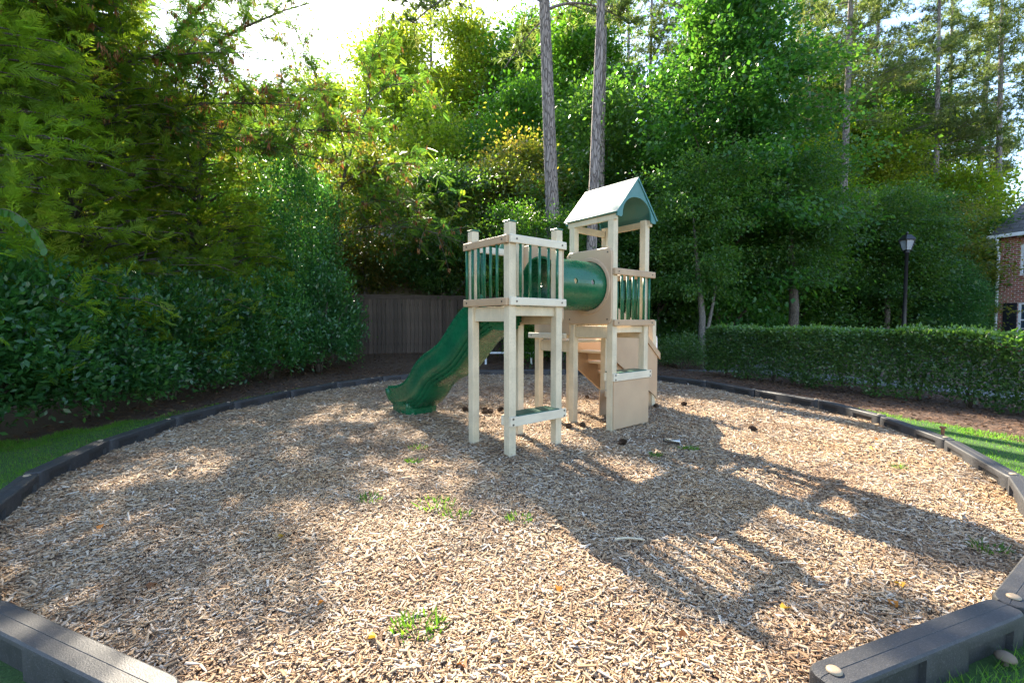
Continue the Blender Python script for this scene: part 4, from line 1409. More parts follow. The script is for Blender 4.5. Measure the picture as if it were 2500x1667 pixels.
# ------------------------------------------------------------------ trees at the back and on the right
T = [
 # mesh, position, scale, leaf, bark, label
 (D4, (-9.0, 17.6), (1.0, 1.0, 0.95), 'leaf_dark', 'low dark leafy tree behind the tall holly, left of the fence'),
 (D4, (0.3, 19.4), (1.0, 1.0, 1.15), 'leaf_dark', 'low dark leafy tree behind the fence, above the wavy slide'),
 (D6, (-5.4, 17.0), (1.0, 0.9, 1.0), 'leaf_olive', 'olive leafed tree over the left end of the fence, before the sided house'),
 (D6, (-2.7, 17.35), (1.0, 0.9, 0.97), 'leaf_dark', 'dark leafed tree hanging over the fence above the slide'),
 (D6, (-0.6, 18.3), (0.9, 0.9, 1.0), 'leaf_olive', 'olive leafed tree over the fence behind the small tower'),
 (D2, (-0.6, 21.6), (1.0, 1.0, 1.05), 'leaf_olive', 'olive leafed tree overhanging the fence behind the slide'),
 (D2, (0.6, 19.6), (0.95, 0.95, 1.05), 'leaf_olive', 'olive leafed tree between the small tower and the big pine trunk'),
 (D2, (-10.0, 21.5), (1.0, 1.0, 1.0), 'leaf_yellow', 'yellow green tree glowing behind the tall holly'),
 (D1, (-9.5, 24.0), (1.1, 1.1, 1.0), 'leaf_yellow', 'backlit yellow green tree below the sky gap on the left'),
 (D3, (-10.4, 42.0), (1.6, 1.6, 1.72), 'leaf_yellow', 'tall yellow leafed tree rising just right of the sky gap'),
 (D1, (-4.6, 26.0), (1.15, 1.15, 1.28), 'leaf_yellow', 'yellow green tree left of the large grey pine trunk'),
 (D3, (-4.4, 44.0), (1.65, 1.65, 1.8), 'leaf_yellow', 'tall yellow green tree behind the limb of the big pine'),
 (D1, (0.4, 25.0), (1.1, 1.1, 1.35), 'leaf_green', 'green tree directly behind the large grey pine trunk'),
 (D4, (1.9, 17.2), (1.0, 1.0, 1.05), 'leaf_dark', 'low dark leafy tree behind the tunnel at the foot of the pines'),
 (D1, (3.9, 19.8), (1.0, 1.0, 1.08), 'leaf_dark', 'dark green tree right behind the gabled tower roof'),
 (D3, (4.6, 29.0), (1.2, 1.2, 1.3), 'leaf_green', 'tall green tree between the paired pine trunks and the broad gum'),
 (D5, (8.1, 17.4), (1.0, 1.0, 1.0), 'leaf_gum', 'broad bright green gum tree filling the view right of the roof'),
 (D4, (0.75, 14.3), (0.72, 0.62, 0.86), 'leaf_green', 'leafy sapling hiding the foot of the stout pine trunk'),
 (D4, (5.6, 17.4), (1.0, 1.0, 1.0), 'leaf_dark', 'low dark leafy tree beneath the gum, right of the tall tower'),
 (D2, (11.4, 20.8), (0.95, 0.95, 1.05), 'leaf_green', 'green tree leaning out behind the right of the broad gum'),
 (D1, (9.0, 25.5), (1.1, 1.1, 1.5), 'leaf_green', 'tall green tree rising behind the broad gum'),
 (D4, (12.8, 20.4), (1.15, 1.15, 1.0), 'leaf_dark', 'low dark leafy tree left of the lamp post'),
 (D4, (16.2, 20.8), (1.2, 1.2, 1.15), 'leaf_dark', 'low dark leafy tree behind the lamp post'),
 (D4, (19.6, 21.8), (1.25, 1.25, 1.2), 'leaf_olive', 'low brownish tree between the lamp post and the brick house'),
 (D1, (17.2, 27.0), (1.05, 1.05, 1.15), 'leaf_yellow', 'backlit yellow green tree above the lamp post'),
 (D1, (21.5, 28.5), (1.1, 1.1, 1.35), 'leaf_yellow', 'tall backlit yellow green tree right of the lamp post'),
 (D2, (25.8, 26.8), (1.15, 1.15, 1.25), 'leaf_yellow', 'yellow green tree just above the brick house roof'),
 (D3, (14.2, 34.0), (1.3, 1.3, 1.3), 'leaf_green', 'tall green tree in the gap between the gum and the yellow trees'),
 (D3, (30.0, 36.0), (1.3, 1.3, 1.25), 'leaf_green', 'tall green tree behind the brick house'),
 (D2, (-13.0, 19.0), (1.2, 1.2, 1.0), 'leaf_olive', 'olive tree seen through gaps behind the left cedars'),
 (D3, (1.4, 43.0), (1.6, 1.6, 1.8), 'leaf_green', 'tall green tree seen between the big pine and its slim neighbours'),
 (D3, (22.5, 33.0), (1.2, 1.2, 1.15), 'leaf_green', 'tall green tree behind the backlit yellow trees on the right'),
 (D3, (-17.0, 43.0), (1.6, 1.6, 1.42), 'leaf_yellow', 'far yellow green tree closing the foot of the sky gap'),
 (D3, (-23.5, 43.0), (1.7, 1.7, 1.40), 'leaf_green', 'far green tree at the left foot of the sky gap'),
 (D3, (-14.5, 30.0), (1.2, 1.2, 0.82), 'leaf_green', 'green tree low under the left part of the sky gap'),
 (D3, (-22.0, 24.0), (1.3, 1.3, 1.0), 'leaf_olive', 'large olive tree far behind the left cedars'),
 (D1, (-17.0, 16.0), (1.1, 1.1, 1.0), 'leaf_green', 'green tree far behind the cedars at the left edge'),
]
for i, (ms, p, sc, lf_, lab) in enumerate(T):
    plant('broadleaf_tree', ms, p, lab, 'tree', 'leafy trees behind the playground', lf_, 'bark', sc, i * 2.1)

def trunk_tree(nm, seed, p, h, cb, spread, nbr, r, lean, lab, dens=0.8, L=0.28, bark_='pinebark', extra=()):
    plant('pine_tree', pine_mesh(nm, seed, h, cb, spread, nbr, r, lean, 9, dens, L, extra), p, lab, 'pine', 'tall pines behind the playground', 'leaf_pine', bark_)
trunk_tree('big_pine', 71, (1.45, 15.0), 24.0, 11.8, 4.2, 34, 0.245, (-0.85, 0.0), 'stout grey pine trunk, the thickest, left of the gabled roof', extra=[((-0.35, 0, 11.4), (-2.4, -0.3, 12.6), (-4.5, -0.6, 10.4), 0.085, 30), ((-0.35, 0, 11.9), (-2.2, 0.3, 12.4), (-5.2, 0.2, 11.6), 0.06, 34), ((-0.35, 0.1, 11.0), (-0.9, 0.6, 10.9), (-1.7, 0.6, 9.7), 0.03, 14), ((-0.3, 0, 11.2), (0.9, 0.2, 11.9), (2.4, 0.4, 11.0), 0.05, 30)])
trunk_tree('front_pine', 72, (2.20, 13.4), 22.0, 14.0, 3.6, 26, 0.165, (0.85, 0.1), 'slim reddish pine trunk rising directly behind the tower roof')
trunk_tree('mate_pine', 73, (3.35, 17.6), 24.0, 14.0, 3.6, 28, 0.19, (0.3, 0.2), 'darker pine trunk close behind the slim pine by the roof')
pines = [((8.3, 28.5), PN, 0.85, 'pine trunk showing above the left shoulder of the broad gum'),
         ((11.9, 33.0), PN2, 1.0, 'thin pine trunk above the middle of the broad gum'),
         ((17.2, 24.0), PN, 0.92, 'straight pine trunk standing right of the broad gum'),
         ((15.6, 31.0), PN2, 0.95, 'short stretch of pine trunk just left of the straight pine'),
         ((19.5, 30.5), PN2, 0.9, 'pine trunk left of the backlit yellow trees'),
         ((25.5, 27.5), PN, 0.85, 'leaning pale pine trunk above the lamp post and yellow trees'),
         ((28.5, 27.0), PN2, 0.98, 'pine with spreading boughs above the brick house roof'),
         ((22.5, 36.0), PN, 1.05, 'far pine top between the yellow trees'),
         ((6.2, 38.0), PN, 1.1, 'far pine crown in the top centre right'),
         ((16.0, 42.0), PN2, 1.25, 'far pine crown above the straight pine'),
         ((30.0, 42.0), PN, 1.25, 'far pine crown at the upper right'),
         ((38.0, 40.0), PN2, 1.25, 'far pine crown at the upper right corner'),
         ((10.5, 40.0), PN, 1.15, 'far pine crown above the broad gum'),
         ((24.0, 31.0), PN2, 1.05, 'pine whose boughs hang over the tall yellow tree'),
         ((33.0, 33.0), PN, 1.05, 'pine rising behind the brick house roof'),
         ((20.0, 38.0), PN, 1.15, 'far pine crown between the straight pine and the yellow trees'),
         ((2.8, 41.0), PN2, 1.1, 'far pine crown just right of the paired pine trunks'),
         ((-8.0, 47.0), PN, 1.25, 'far pine top beside the tall yellow leafed tree'),
         ((-3.4, 48.0), PN2, 1.35, 'far pine top left of the stout pine limb'),
         ((-1.0, 43.0), PN2, 1.05, 'far pine crown beside the big pine limb')]
for i, (p, ms, s, lab) in enumerate(pines):
    plant('pine_tree', ms, p, lab, 'pine', 'tall pines behind the playground', 'leaf_pine', 'pinebark', (s, s, s), 1.7 * i + 0.5)

# bare young trunks at the edge of the wood
def stem_tree(p, h, r, lab, fork=False, bk='bark'):
    x = rnd.uniform(-0.3, 0.3)
    tl = [([(0, 0, -0.2), (0.05, 0, h * 0.3), (x * 0.4, 0.1, h * 0.65), (x, 0.1, h)], [r * 1.15, r, r * 0.7, 0.012])]
    if fork:
        tl.append((bez((0.02, 0, 0.15), (0.2, -0.05, 0.9), (0.42, -0.1, h * 0.5), 6), list(np.linspace(r * 0.7, r * 0.4, 6))))
    me = tubes_mesh('young_trunk', tl, 8)
    cr = D4[1]
    rt = empty('young_tree', (p[0], p[1], float(ground_z(*p))))
    tag(rt, lab, 'tree', 'young trees at the edge of the wood')
    link('trunk', me, M[bk], rt)
    c_ = link('crown', cr, None, rt, (x * 0.5, 0.1, h * 0.36)); use_mat(c_, M['leaf_dark'])
    c_.scale = (0.8, 0.8, 0.85); c_.rotation_euler = (0, 0, p[0])
stem_tree((6.05, 14.6), 5.0, 0.10, 'forked pale young trunk above the left end of the clipped hedge', True, 'palebark')
stem_tree((6.9, 16.6), 5.2, 0.09, 'thin dark young trunk behind the hedge, right of the forked one')
stem_tree((7.6, 17.0), 5.2, 0.10, 'second thin dark young trunk behind the hedge')
stem_tree((9.6, 15.6), 6.5, 0.15, 'thick dark trunk behind the middle of the hedge')
stem_tree((15.6, 19.0), 6.0, 0.10, 'thin trunk right of the lamp post')
stem_tree((16.8, 19.6), 6.0, 0.12, 'dark trunk between lamp post and round dark holly')
plant('holly_bush', SH3, (18.75, 19.4), 'broad dark holly bush beside the brick house downpipe', 'shrub', None, 'leaf_holly', 'bark', (0.8, 0.8, 0.64), 1.0, ('stems', 'foliage'))

# the far wood reads as one mass
def far_wood():
    rg = np.random.default_rng(81)
    n = 70000
    x = rg.uniform(-70, 80, n); y = rg.uniform(36, 52, n)
    hmax = 13 + 4 * np.sin(x * 0.21) + 3 * np.sin(x * 0.53 + 1) - 7 * np.exp(-((x + 20) / 8.0) ** 2)
    z = rg.random(n) ** 0.9 * hmax
    keep = (np.sin(x * 0.9 + 0.6 * z) * np.sin(y * 0.7 + z * 0.8) > -0.55) | (z < 5)
    x, y, z = x[keep], y[keep], z[keep]; n = len(x)
    ax = rg.normal(size=(n, 3)); nr = rg.normal(size=(n, 3)) * 0.7 + np.array([0, 0, 0.8])
    L = rg.uniform(0.3, 0.6, n)
    v, f, c = leafgeo(np.stack([x, y, z], 1), ax, nr, L, L * 0.6, np.clip(0.45 + 0.25 * np.sin(x * 0.35) + rg.normal(0, 0.15, n), 0, 1))
    o = link('far_wood', npmesh('far_wood', v, f, c), M['leaf_dark'])
    tag(o, 'dense green wood far behind the playground', 'wood', kind='stuff')
far_wood()

# thicket of saplings that closes the view between the trunks
def thicket():
    rg = random.Random(9)
    k = 0
    for (x0, x1, y0, y1, n) in ((-12, 4, 25, 28, 7), (4, 14, 21, 26, 7), (13, 27, 22.5, 27, 8)):
        for j in range(n):
            x = x0 + (x1 - x0) * (j + rg.random()) / n; y = rg.uniform(y0, y1)
            s_ = rg.uniform(1.0, 1.35)
            plant('sapling', D4, (x, y), 'leafy sapling in the dark thicket under the tall trees', 'tree', 'saplings of the thicket behind the playground', rg.choice(['leaf_dark', 'leaf_dark', 'leaf_green']), 'bark', (s_, s_, s_ * rg.uniform(0.75, 1.05)), rg.uniform(0, 6))
            k += 1
thicket()

# ------------------------------------------------------------------ clipped hedge on the right
def hedge():
    rg = np.random.default_rng(91)
    a, b = np.array([5.55, 12.25]), np.array([9.3, 4.3])
    L = np.linalg.norm(b - a); wd, h = 0.95, 1.25
    ang = math.atan2(b[1] - a[1], b[0] - a[0])
    n = 74000
    # local frame: x along, y across, z up; pick skin faces: front, back, top, ends
    face = rg.choice(5, n, p=[0.42, 0.12, 0.36, 0.06, 0.04])
    x = rg.uniform(0, L, n); y = rg.uniform(-wd / 2, wd / 2, n); z = rg.random(n) ** 0.8 * h
    dep = rg.random(n) ** 1.5 * 0.16
    nx_, ny_, nz_ = np.zeros(n), np.zeros(n), np.zeros(n)
    front = ang  # which side faces the playground
    y = np.where(face == 0, -wd / 2 + dep, np.where(face == 1, wd / 2 - dep, y))
    z = np.where(face == 2, h - dep * 0.7, z)
    x = np.where(face == 3, dep, np.where(face == 4, L - dep, x))
    ny_[face == 0] = -1; ny_[face == 1] = 1; nz_[face == 2] = 1; nx_[face == 3] = -1; nx_[face == 4] = 1
    # uneven skin, tucked in towards the ground with gaps at the foot
    und = 0.05 * np.sin(2.3 * x) + 0.035 * np.sin(5.1 * x + 3 * z) + 0.03 * np.sin(9 * z + 2 * x)
    y += ny_ * (und - 0.16 * np.clip(0.55 - z, 0, 1)); z += nz_ * (0.025 * np.sin(3.1 * x) + 0.02 * np.sin(7.7 * x + 4 * y))
    rad = np.maximum(0, 1.1 - z) * 0
    keep = (z > 0.09 + 0.07 * np.sin(4.2 * x) + 0.04 * np.sin(11 * x)) & ~((z < 0.4) & (rg.random(n) < 0.12 + 0.22 * np.sin(4.2 * x)))
    # round the top edges
    keep &= ~((z > h - 0.08) & (np.abs(y) > wd / 2 - 0.05) & (rg.random(n) < 0.6))
    x, y, z, nx_, ny_, nz_, face = x[keep], y[keep], z[keep], nx_[keep], ny_[keep], nz_[keep], face[keep]
    n = len(x)
    nrm_ = np.stack([nx_, ny_, nz_], 1)
    ax = nrm_ * 0.5 + rg.normal(0, 0.6, (n, 3)) + np.array([0, 0, 0.45])
    nr = rg.normal(0, 0.5, (n, 3)) + nrm_ * 0.6 + np.array([0, 0, 0.5])
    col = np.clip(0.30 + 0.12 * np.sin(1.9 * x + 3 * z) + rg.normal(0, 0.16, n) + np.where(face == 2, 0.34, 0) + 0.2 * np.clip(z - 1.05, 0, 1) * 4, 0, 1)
    Lf = rg.uniform(0.045, 0.085, n)
    stray = (face == 2) & (rg.random(n) < 0.06)
    z = z + np.where(stray, rg.random(n) * 0.09, 0)
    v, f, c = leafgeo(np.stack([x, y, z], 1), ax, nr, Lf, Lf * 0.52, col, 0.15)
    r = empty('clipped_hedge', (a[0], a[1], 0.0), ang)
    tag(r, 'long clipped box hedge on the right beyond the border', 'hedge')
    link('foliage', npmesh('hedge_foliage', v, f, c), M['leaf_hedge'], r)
    for k in range(13):
        st = []
        xx = 0.3 + k * (L - 0.5) / 12 + rg.uniform(-0.1, 0.1)
        for _ in range(5):
            st.append((bez((xx, 0.0, -0.05), (xx + rg.normal(0, 0.1), rg.normal(0, 0.1), 0.3), (xx + rg.normal(0, 0.3), rg.normal(-0.1, 0.22), rg.uniform(0.6, 1.05)), 5), list(np.linspace(0.016, 0.006, 5))))
        link('stem', tubes_mesh('hedge_stem', st, 5), M['bark'], r)
hedge()
SH4 = shrub_mesh('round_box_shrub', 54, 0.62, 0.6, 0.98, 9000, 0.05, 0.03, 2.2, 150, 0.25)
plant('clipped_shrub', SH4, (5.15, 13.7), 'small rounded clipped shrub at the left end of the long hedge', 'shrub', None, 'leaf_hedge', 'bark', 1.0, 0.3, ('stems', 'foliage'))

# ------------------------------------------------------------------ wooden fence and the house behind it
def fence():
    A_, B_ = np.array([-5.6, 15.9]), np.array([1.9, 18.0])
    L = np.linalg.norm(B_ - A_); ang = math.atan2(*(B_ - A_)[::-1])
    r = empty('wooden_fence', (A_[0], A_[1], 0.24), ang)
    tag(r, 'weathered grey brown board fence behind the slide', 'fence')
    ms = []
    for k in range(4):
        bm = bmesh.new(); box_bm(bm, (0.003, -0.011, 0.0), (0.139 - 0.004 * (k % 2), 0.011, 2.04 + 0.012 * k), 0.002, 1)
        me = bpy.data.meshes.new('board'); bm.to_mesh(me); bm.free(); me.materials.append(M['fence']); ms.append(me)
    n = int(L / 0.143)
    for k in range(n):
        o = link('board', ms[rnd.randrange(4)], None, r, (k * 0.143, rnd.uniform(-0.006, 0.006), rnd.uniform(-0.015, 0.01)), (0, rnd.uniform(-0.006, 0.006), 0))
    for z in (0.35, 1.75):
        box('rail', (0, 0.018, z), (L, 0.058, z + 0.09), M['fence'], r, 0.003, 1)
    box('cap_rail', (-0.03, -0.045, 2.10), (L, 0.075, 2.14), M['fence'], r, 0.004, 1)
    box('top_trim', (-0.02, -0.034, 1.99), (L, -0.021, 2.098), M['fence'], r, 0.003, 1)
    k = 0
    while k * 2.4 < L:
        box('post', (k * 2.4 - 0.045, 0.06, -0.4), (k * 2.4 + 0.045, 0.15, 2.05), M['fence'], r, 0.004, 1)
        k += 1
fence()

def back_house():
    r = empty('sided_house', (-4.3, 18.7, 0.2), R(12))
    tag(r, 'beige sided house with pale roof half hidden behind the fence', 'house')
    w = empty('wall'); w.parent = r
    H, L, D = 3.45, 5.6, 4.2
    box('wall_core', (-L / 2, 0.03, -0.4), (L / 2, D, H), M['siding'], w, 0)
    k = 0
    z = 0.0
    me = None
    while z < H - 0.1:
        extrude_poly('siding_board', [(0.028, z), (0.0, z), (0.02, z + 0.178), (0.028, z + 0.178)], -L / 2, L / 2, 0, M['siding'], w)
        z += 0.18
    rf = [(-0.45, H - 0.12), (D / 2, H + 2.0), (D + 0.45, H - 0.12), (D + 0.45, H - 0.02), (D / 2, H + 2.12), (-0.45, H - 0.02)]
    ro = extrude_poly('roof', rf, -L / 2 - 0.4, L / 2 + 0.4, 0, M['paleshingle'], r)
    box('fascia', (-L / 2 - 0.4, -0.49, H - 0.16), (L / 2 + 0.4, -0.452, H + 0.0), M['whitepaint'], ro, 0.004, 1)
back_house()

# ------------------------------------------------------------------ brick house at the right edge
def brick_house():
    X0, Y0, H = 22.05, 20.7, 5.3
    r = empty('brick_house', (X0, Y0, 0.0), R(-70))
    tag(r, 'red brick house with dark hip roof at the right edge', 'house')
    Lx, D = 11.0, 9.0
    # wall of the visible side with real window openings
    wins = [(0.66, 1.66, 0.75, 2.25), (0.66, 1.66, 3.45, 4.80), (4.2, 5.2, 0.75, 2.25), (4.2, 5.2, 3.45, 4.80)]
    bm = bmesh.new()
    xs = sorted({0, Lx, *[w[0] for w in wins], *[w[1] for w in wins]}); zs = sorted({-0.4, H, *[w[2] for w in wins], *[w[3] for w in wins]})
    th = 0.16
    def solid(x0, x1, z0, z1):
        cx_, cz_ = (x0 + x1) / 2, (z0 + z1) / 2
        return not any(w[0] < cx_ < w[1] and w[2] < cz_ < w[3] for w in wins)
    for i in range(len(xs) - 1):
        for j in range(len(zs) - 1):
            if solid(xs[i], xs[i + 1], zs[j], zs[j + 1]):
                q = [bm.verts.new((x, 0, z)) for x, z in ((xs[i], zs[j]), (xs[i + 1], zs[j]), (xs[i + 1], zs[j + 1]), (xs[i], zs[j + 1]))]
                bm.faces.new(q)
    bmesh.ops.remove_doubles(bm, verts=bm.verts[:], dist=1e-4)
    g_ = bmesh.ops.extrude_face_region(bm, geom=bm.faces[:])
    for q in g_['geom']:
        if isinstance(q, bmesh.types.BMVert): q.co.y = th
    wall = bm_obj('wall', bm, M['brick'], r)
    box('wall', (0, th + 0.001, -0.4), (0.16, D, H), M['brick'], r, 0)
    box('wall', (Lx - 0.16, th + 0.001, -0.4), (Lx, D, H), M['brick'], r, 0)
    box('wall', (0.161, D - 0.16, -0.4), (Lx - 0.161, D, H), M['brick'], r, 0)
    for (a, b, c, d) in wins:
        w = empty('window'); w.parent = r
        box('pane', (a + 0.07, 0.085, c + 0.07), (b - 0.07, 0.095, d - 0.07), M['glass'], w, 0)
        for lo, hi in (((a, 0.02, c), (a + 0.075, 0.12, d)), ((b - 0.075, 0.02, c), (b, 0.12, d)), ((a + 0.076, 0.02, c), (b - 0.076, 0.12, c + 0.075)), ((a + 0.076, 0.02, d - 0.075), (b - 0.076, 0.12, d)), ((a + 0.076, 0.05, (c + d) / 2 - 0.03), (b - 0.076, 0.115, (c + d) / 2 + 0.03))):
            box('frame', lo, hi, M['whitepaint'], w, 0.004, 1)
        for t in (1 / 3, 2 / 3):
            x = a + (b - a) * t
            box('glazing_bar', (x - 0.012, 0.06, c + 0.076), (x + 0.012, 0.084, d - 0.076), M['whitepaint'], w, 0)
        for t in (0.25, 0.75):
            z = c + (d - c) * t
            box('glazing_bar', (a + 0.076, 0.058, z - 0.012), (b - 0.076, 0.083, z + 0.012), M['whitepaint'], w, 0)
        box('sill', (a - 0.06, -0.06, c - 0.09), (b + 0.06, 0.02, c - 0.003), M['brick'], w, 0.004, 1)
        if c < 1:
            for s_, x0 in ((-1, a - 0.47), (1, b + 0.02)):
                sh = box('shutter', (x0, -0.045, c), (x0 + 0.45, -0.003, d), M['shutter'], r, 0.004, 1)
                for q in range(16):
                    z = c + 0.08 + q * (d - c - 0.16) / 16
                    extrude_poly('slat', [(-0.046, z), (-0.062, z + 0.01), (-0.046, z + 0.07)], x0 + 0.05, x0 + 0.40, 0, M['shutter'], sh)
    # hip roof
    o = 0.30
    ze, zr = H + 0.02, H + 6.0
    v = [(-o, -o, ze), (Lx + o, -o, ze), (Lx + o, D + o, ze), (-o, D + o, ze), (2.3, D / 2, zr), (Lx - 2.3, D / 2, zr)]
    v += [(x, y, z - 0.14) for x, y, z in v[:4]]
    f = [(0, 1, 5, 4), (1, 2, 5), (2, 3, 4, 5), (3, 0, 4), (0, 6, 7, 1), (1, 7, 8, 2), (2, 8, 9, 3), (3, 9, 6, 0), (9, 8, 7, 6)]
    ro = link('roof', pymesh('roof', v, f), M['shingle'], r)
    box('gutter', (-o - 0.02, -o - 0.12, ze - 0.17), (Lx + o, -o - 0.003, ze - 0.02), M['whitepaint'], ro, 0.012)
    pts = [(0.02, -o - 0.06, ze - 0.17), (0.02, -o - 0.05, ze - 0.30), (-0.02, -0.20, ze - 0.55), (-0.03, -0.07, ze - 0.75), (-0.03, -0.07, 2.5), (-0.03, -0.07, 0.1)]
    vv, ff = tube_geo(pts, 0.055, 10)
    link('downpipe', pymesh('downpipe', vv, ff, True), M['whitepaint'], r)
brick_house()

# ------------------------------------------------------------------ lamp post
def lamp_post():
    r = empty('lamp_post', (12.05, 14.0, 0.0))
    tag(r, 'black post lamp with square lantern behind the long hedge', 'lamp post')
    v, f = tube_geo([(0, 0, -0.1), (0, 0, 0.35), (0, 0, 0.4), (0, 0, 3.5), (0, 0, 3.52), (0, 0, 3.60)], [0.09, 0.085, 0.058, 0.045, 0.075, 0.075], 14)
    link('pole', pymesh('pole', v, f, True), M['blackpaint'], r)
    ln = empty('lantern', (0, 0, 3.6)); ln.parent = r
    lo, hi, z0, z1 = 0.075, 0.135, 0.0, 0.31
    vs = [(-lo, -lo, z0), (lo, -lo, z0), (lo, lo, z0), (-lo, lo, z0), (-hi, -hi, z1), (hi, -hi, z1), (hi, hi, z1), (-hi, hi, z1)]
    sh = [(x * 0.93, y * 0.93, z) for x, y, z in vs]
    for q in ((0, 1, 5, 4), (1, 2, 6, 5), (2, 3, 7, 6), (3, 0, 4, 7)):
        link('glass', pymesh('glass', [sh[i] for i in q], [(0, 1, 2, 3)]), M['frosted'], ln)
    for a, b in ((0, 4), (1, 5), (2, 6), (3, 7), (0, 1), (1, 2), (2, 3), (3, 0), (4, 5), (5, 6), (6, 7), (7, 4)):
        vv, ff = tube_geo([vs[a], vs[b]], 0.014, 6)
        link('frame_bar', pymesh('frame_bar', vv, ff), M['blackpaint'], ln)
    cv = [(-hi * 1.15, -hi * 1.15, z1 + 0.01), (hi * 1.15, -hi * 1.15, z1 + 0.01), (hi * 1.15, hi * 1.15, z1 + 0.01), (-hi * 1.15, hi * 1.15, z1 + 0.01), (-0.07, -0.07, z1 + 0.16), (0.07, -0.07, z1 + 0.16), (0.07, 0.07, z1 + 0.16), (-0.07, 0.07, z1 + 0.16)]
    link('hood', pymesh('hood', cv, [(3, 2, 1, 0), (0, 1, 5, 4), (1, 2, 6, 5), (2, 3, 7, 6), (3, 0, 4, 7), (4, 5, 6, 7)]), M['blackpaint'], ln)
    vv, ff = tube_geo([(0, 0, z1 + 0.16), (0, 0, z1 + 0.2), (0, 0, z1 + 0.23), (0, 0, z1 + 0.26)], [0.02, 0.035, 0.03, 0.006], 10)
    link('finial', pymesh('finial', vv, ff, True), M['blackpaint'], ln)
lamp_post()

# ------------------------------------------------------------------ white low bench beyond the border
def low_bench():
    r = empty('low_bench', (-0.12, 14.2, float(ground_z(-0.1, 14.2))))
    tag(r, 'low white metal bench without back beyond the rear border', 'bench')
    dz = -0.09
    box('seat', (-0.86, -0.13, 0.43 + dz), (0.88, 0.13, 0.48 + dz), M['whitepaint'], r, 0.01)
    for x in (-0.70, 0.72):
        box('leg', (x - 0.03, -0.03, -0.1), (x + 0.03, 0.03, 0.43 + dz), M['whitepaint'], r, 0.004, 1)
low_bench()

# ------------------------------------------------------------------ small things on the mulch
def cone_mesh():
    V, F = [], []
    n = 70
    for k in range(n):
        t = k / n
        a = k * 2.39996
        z = t * 0.10
        r0 = 0.040 * math.sin(PI * (0.18 + 0.80 * t)) ** 0.8
        d = Vector((math.cos(a), math.sin(a), 0)); s = Vector((-math.sin(a), math.cos(a), 0))
        w = 0.012 * (0.6 + math.sin(PI * t))
        base = Vector((0, 0, z)) + d * r0 * 0.3
        tip = Vector((0, 0, z + 0.012 * (1 - 2 * (1 - t) * 0.6))) + d * r0
        o = len(V)
        V += [base - s * w * 0.5, base + s * w * 0.5, tip + s * w * 0.5, tip - s * w * 0.5, (base + tip) / 2 + Vector((0, 0, 0.006))]
        F += [(o, o + 1, o + 4), (o + 1, o + 2, o + 4), (o + 2, o + 3, o + 4), (o + 3, o, o + 4)]
    v, f = tube_geo([(0, 0, 0), (0, 0, 0.05), (0, 0, 0.1)], [0.016, 0.02, 0.006], 7)
    o = len(V); V += v; F += [tuple(i + o for i in q) for q in f]
    me = pymesh('pine_cone', V, F); me.materials.append(M['pinecone'])
    return me
CM = cone_mesh()
cones = [(-0.78, 7.22, 'left of the left front post, nearer the slide'), (-0.62, 7.10, 'just left of the left front post'), (-0.40, 7.05, 'left of the pile between the front posts'), (-0.30, 6.92, 'middle of the pile between the front posts'), (-0.22, 7.0, 'right of the pile between the front posts'), (-0.36, 6.86, 'front of the pile between the front posts'),
         (1.39, 8.32, 'far under the stair'), (1.22, 5.12, 'in the shadow before the roofed tower'), (2.36, 7.34, 'right of the tan panel, close to it'), (2.79, 7.42, 'alone on the open chips right of the tower'), (0.73, 5.96, 'beside the tunnel posts'), (0.95, 6.1, 'in the dark hollow under the roofed tower'), (3.1, 5.9, 'alone near the right border')]
for x, y, w_ in cones:
    o = link('pine_cone', CM, None, None, (x, y, float(mulch_z(x, y)) + 0.04), (R(90 + rnd.uniform(-25, 25)), rnd.uniform(0, 6), rnd.uniform(0, 6)))
    tag(o, 'dark brown pine cone ' + w_, 'pine cone', 'pine cones on the wood chips')

def tumbler():
    r = empty('metal_cup', (1.84, 5.17, 0.065))
    tag(r, 'shiny steel cup lying on the chips right of the towers', 'cup')
    d = Vector((1.0, -0.45, 0)).normalized()
    prof = [(-0.085, 0.024), (-0.083, 0.028), (0.083, 0.040), (0.085, 0.041), (0.085, 0.038), (0.078, 0.036), (-0.078, 0.024)]
    N = 24
    s_ = Vector((-d.y, d.x, 0)); u_ = Vector((0, 0, 1))
    V = [d * a + (s_ * math.cos(2 * PI * k / N) + u_ * math.sin(2 * PI * k / N)) * b for a, b in prof for k in range(N)]
    F = [(i * N + k, i * N + (k + 1) % N, (i + 1) * N + (k + 1) % N, (i + 1) * N + k) for i in range(len(prof) - 1) for k in range(N)]
    F.append(tuple(range(N))); F.append(tuple((len(prof) - 1) * N + k for k in range(N)))
    link('body', pymesh('cup_body', V, F, True), M['steel'], r)
    vv, ff = tube_geo([d * -0.087, d * -0.098], 0.025, 20)
    link('base', pymesh('cup_base', vv, ff, True), M['blackpaint'], r)
tumbler()

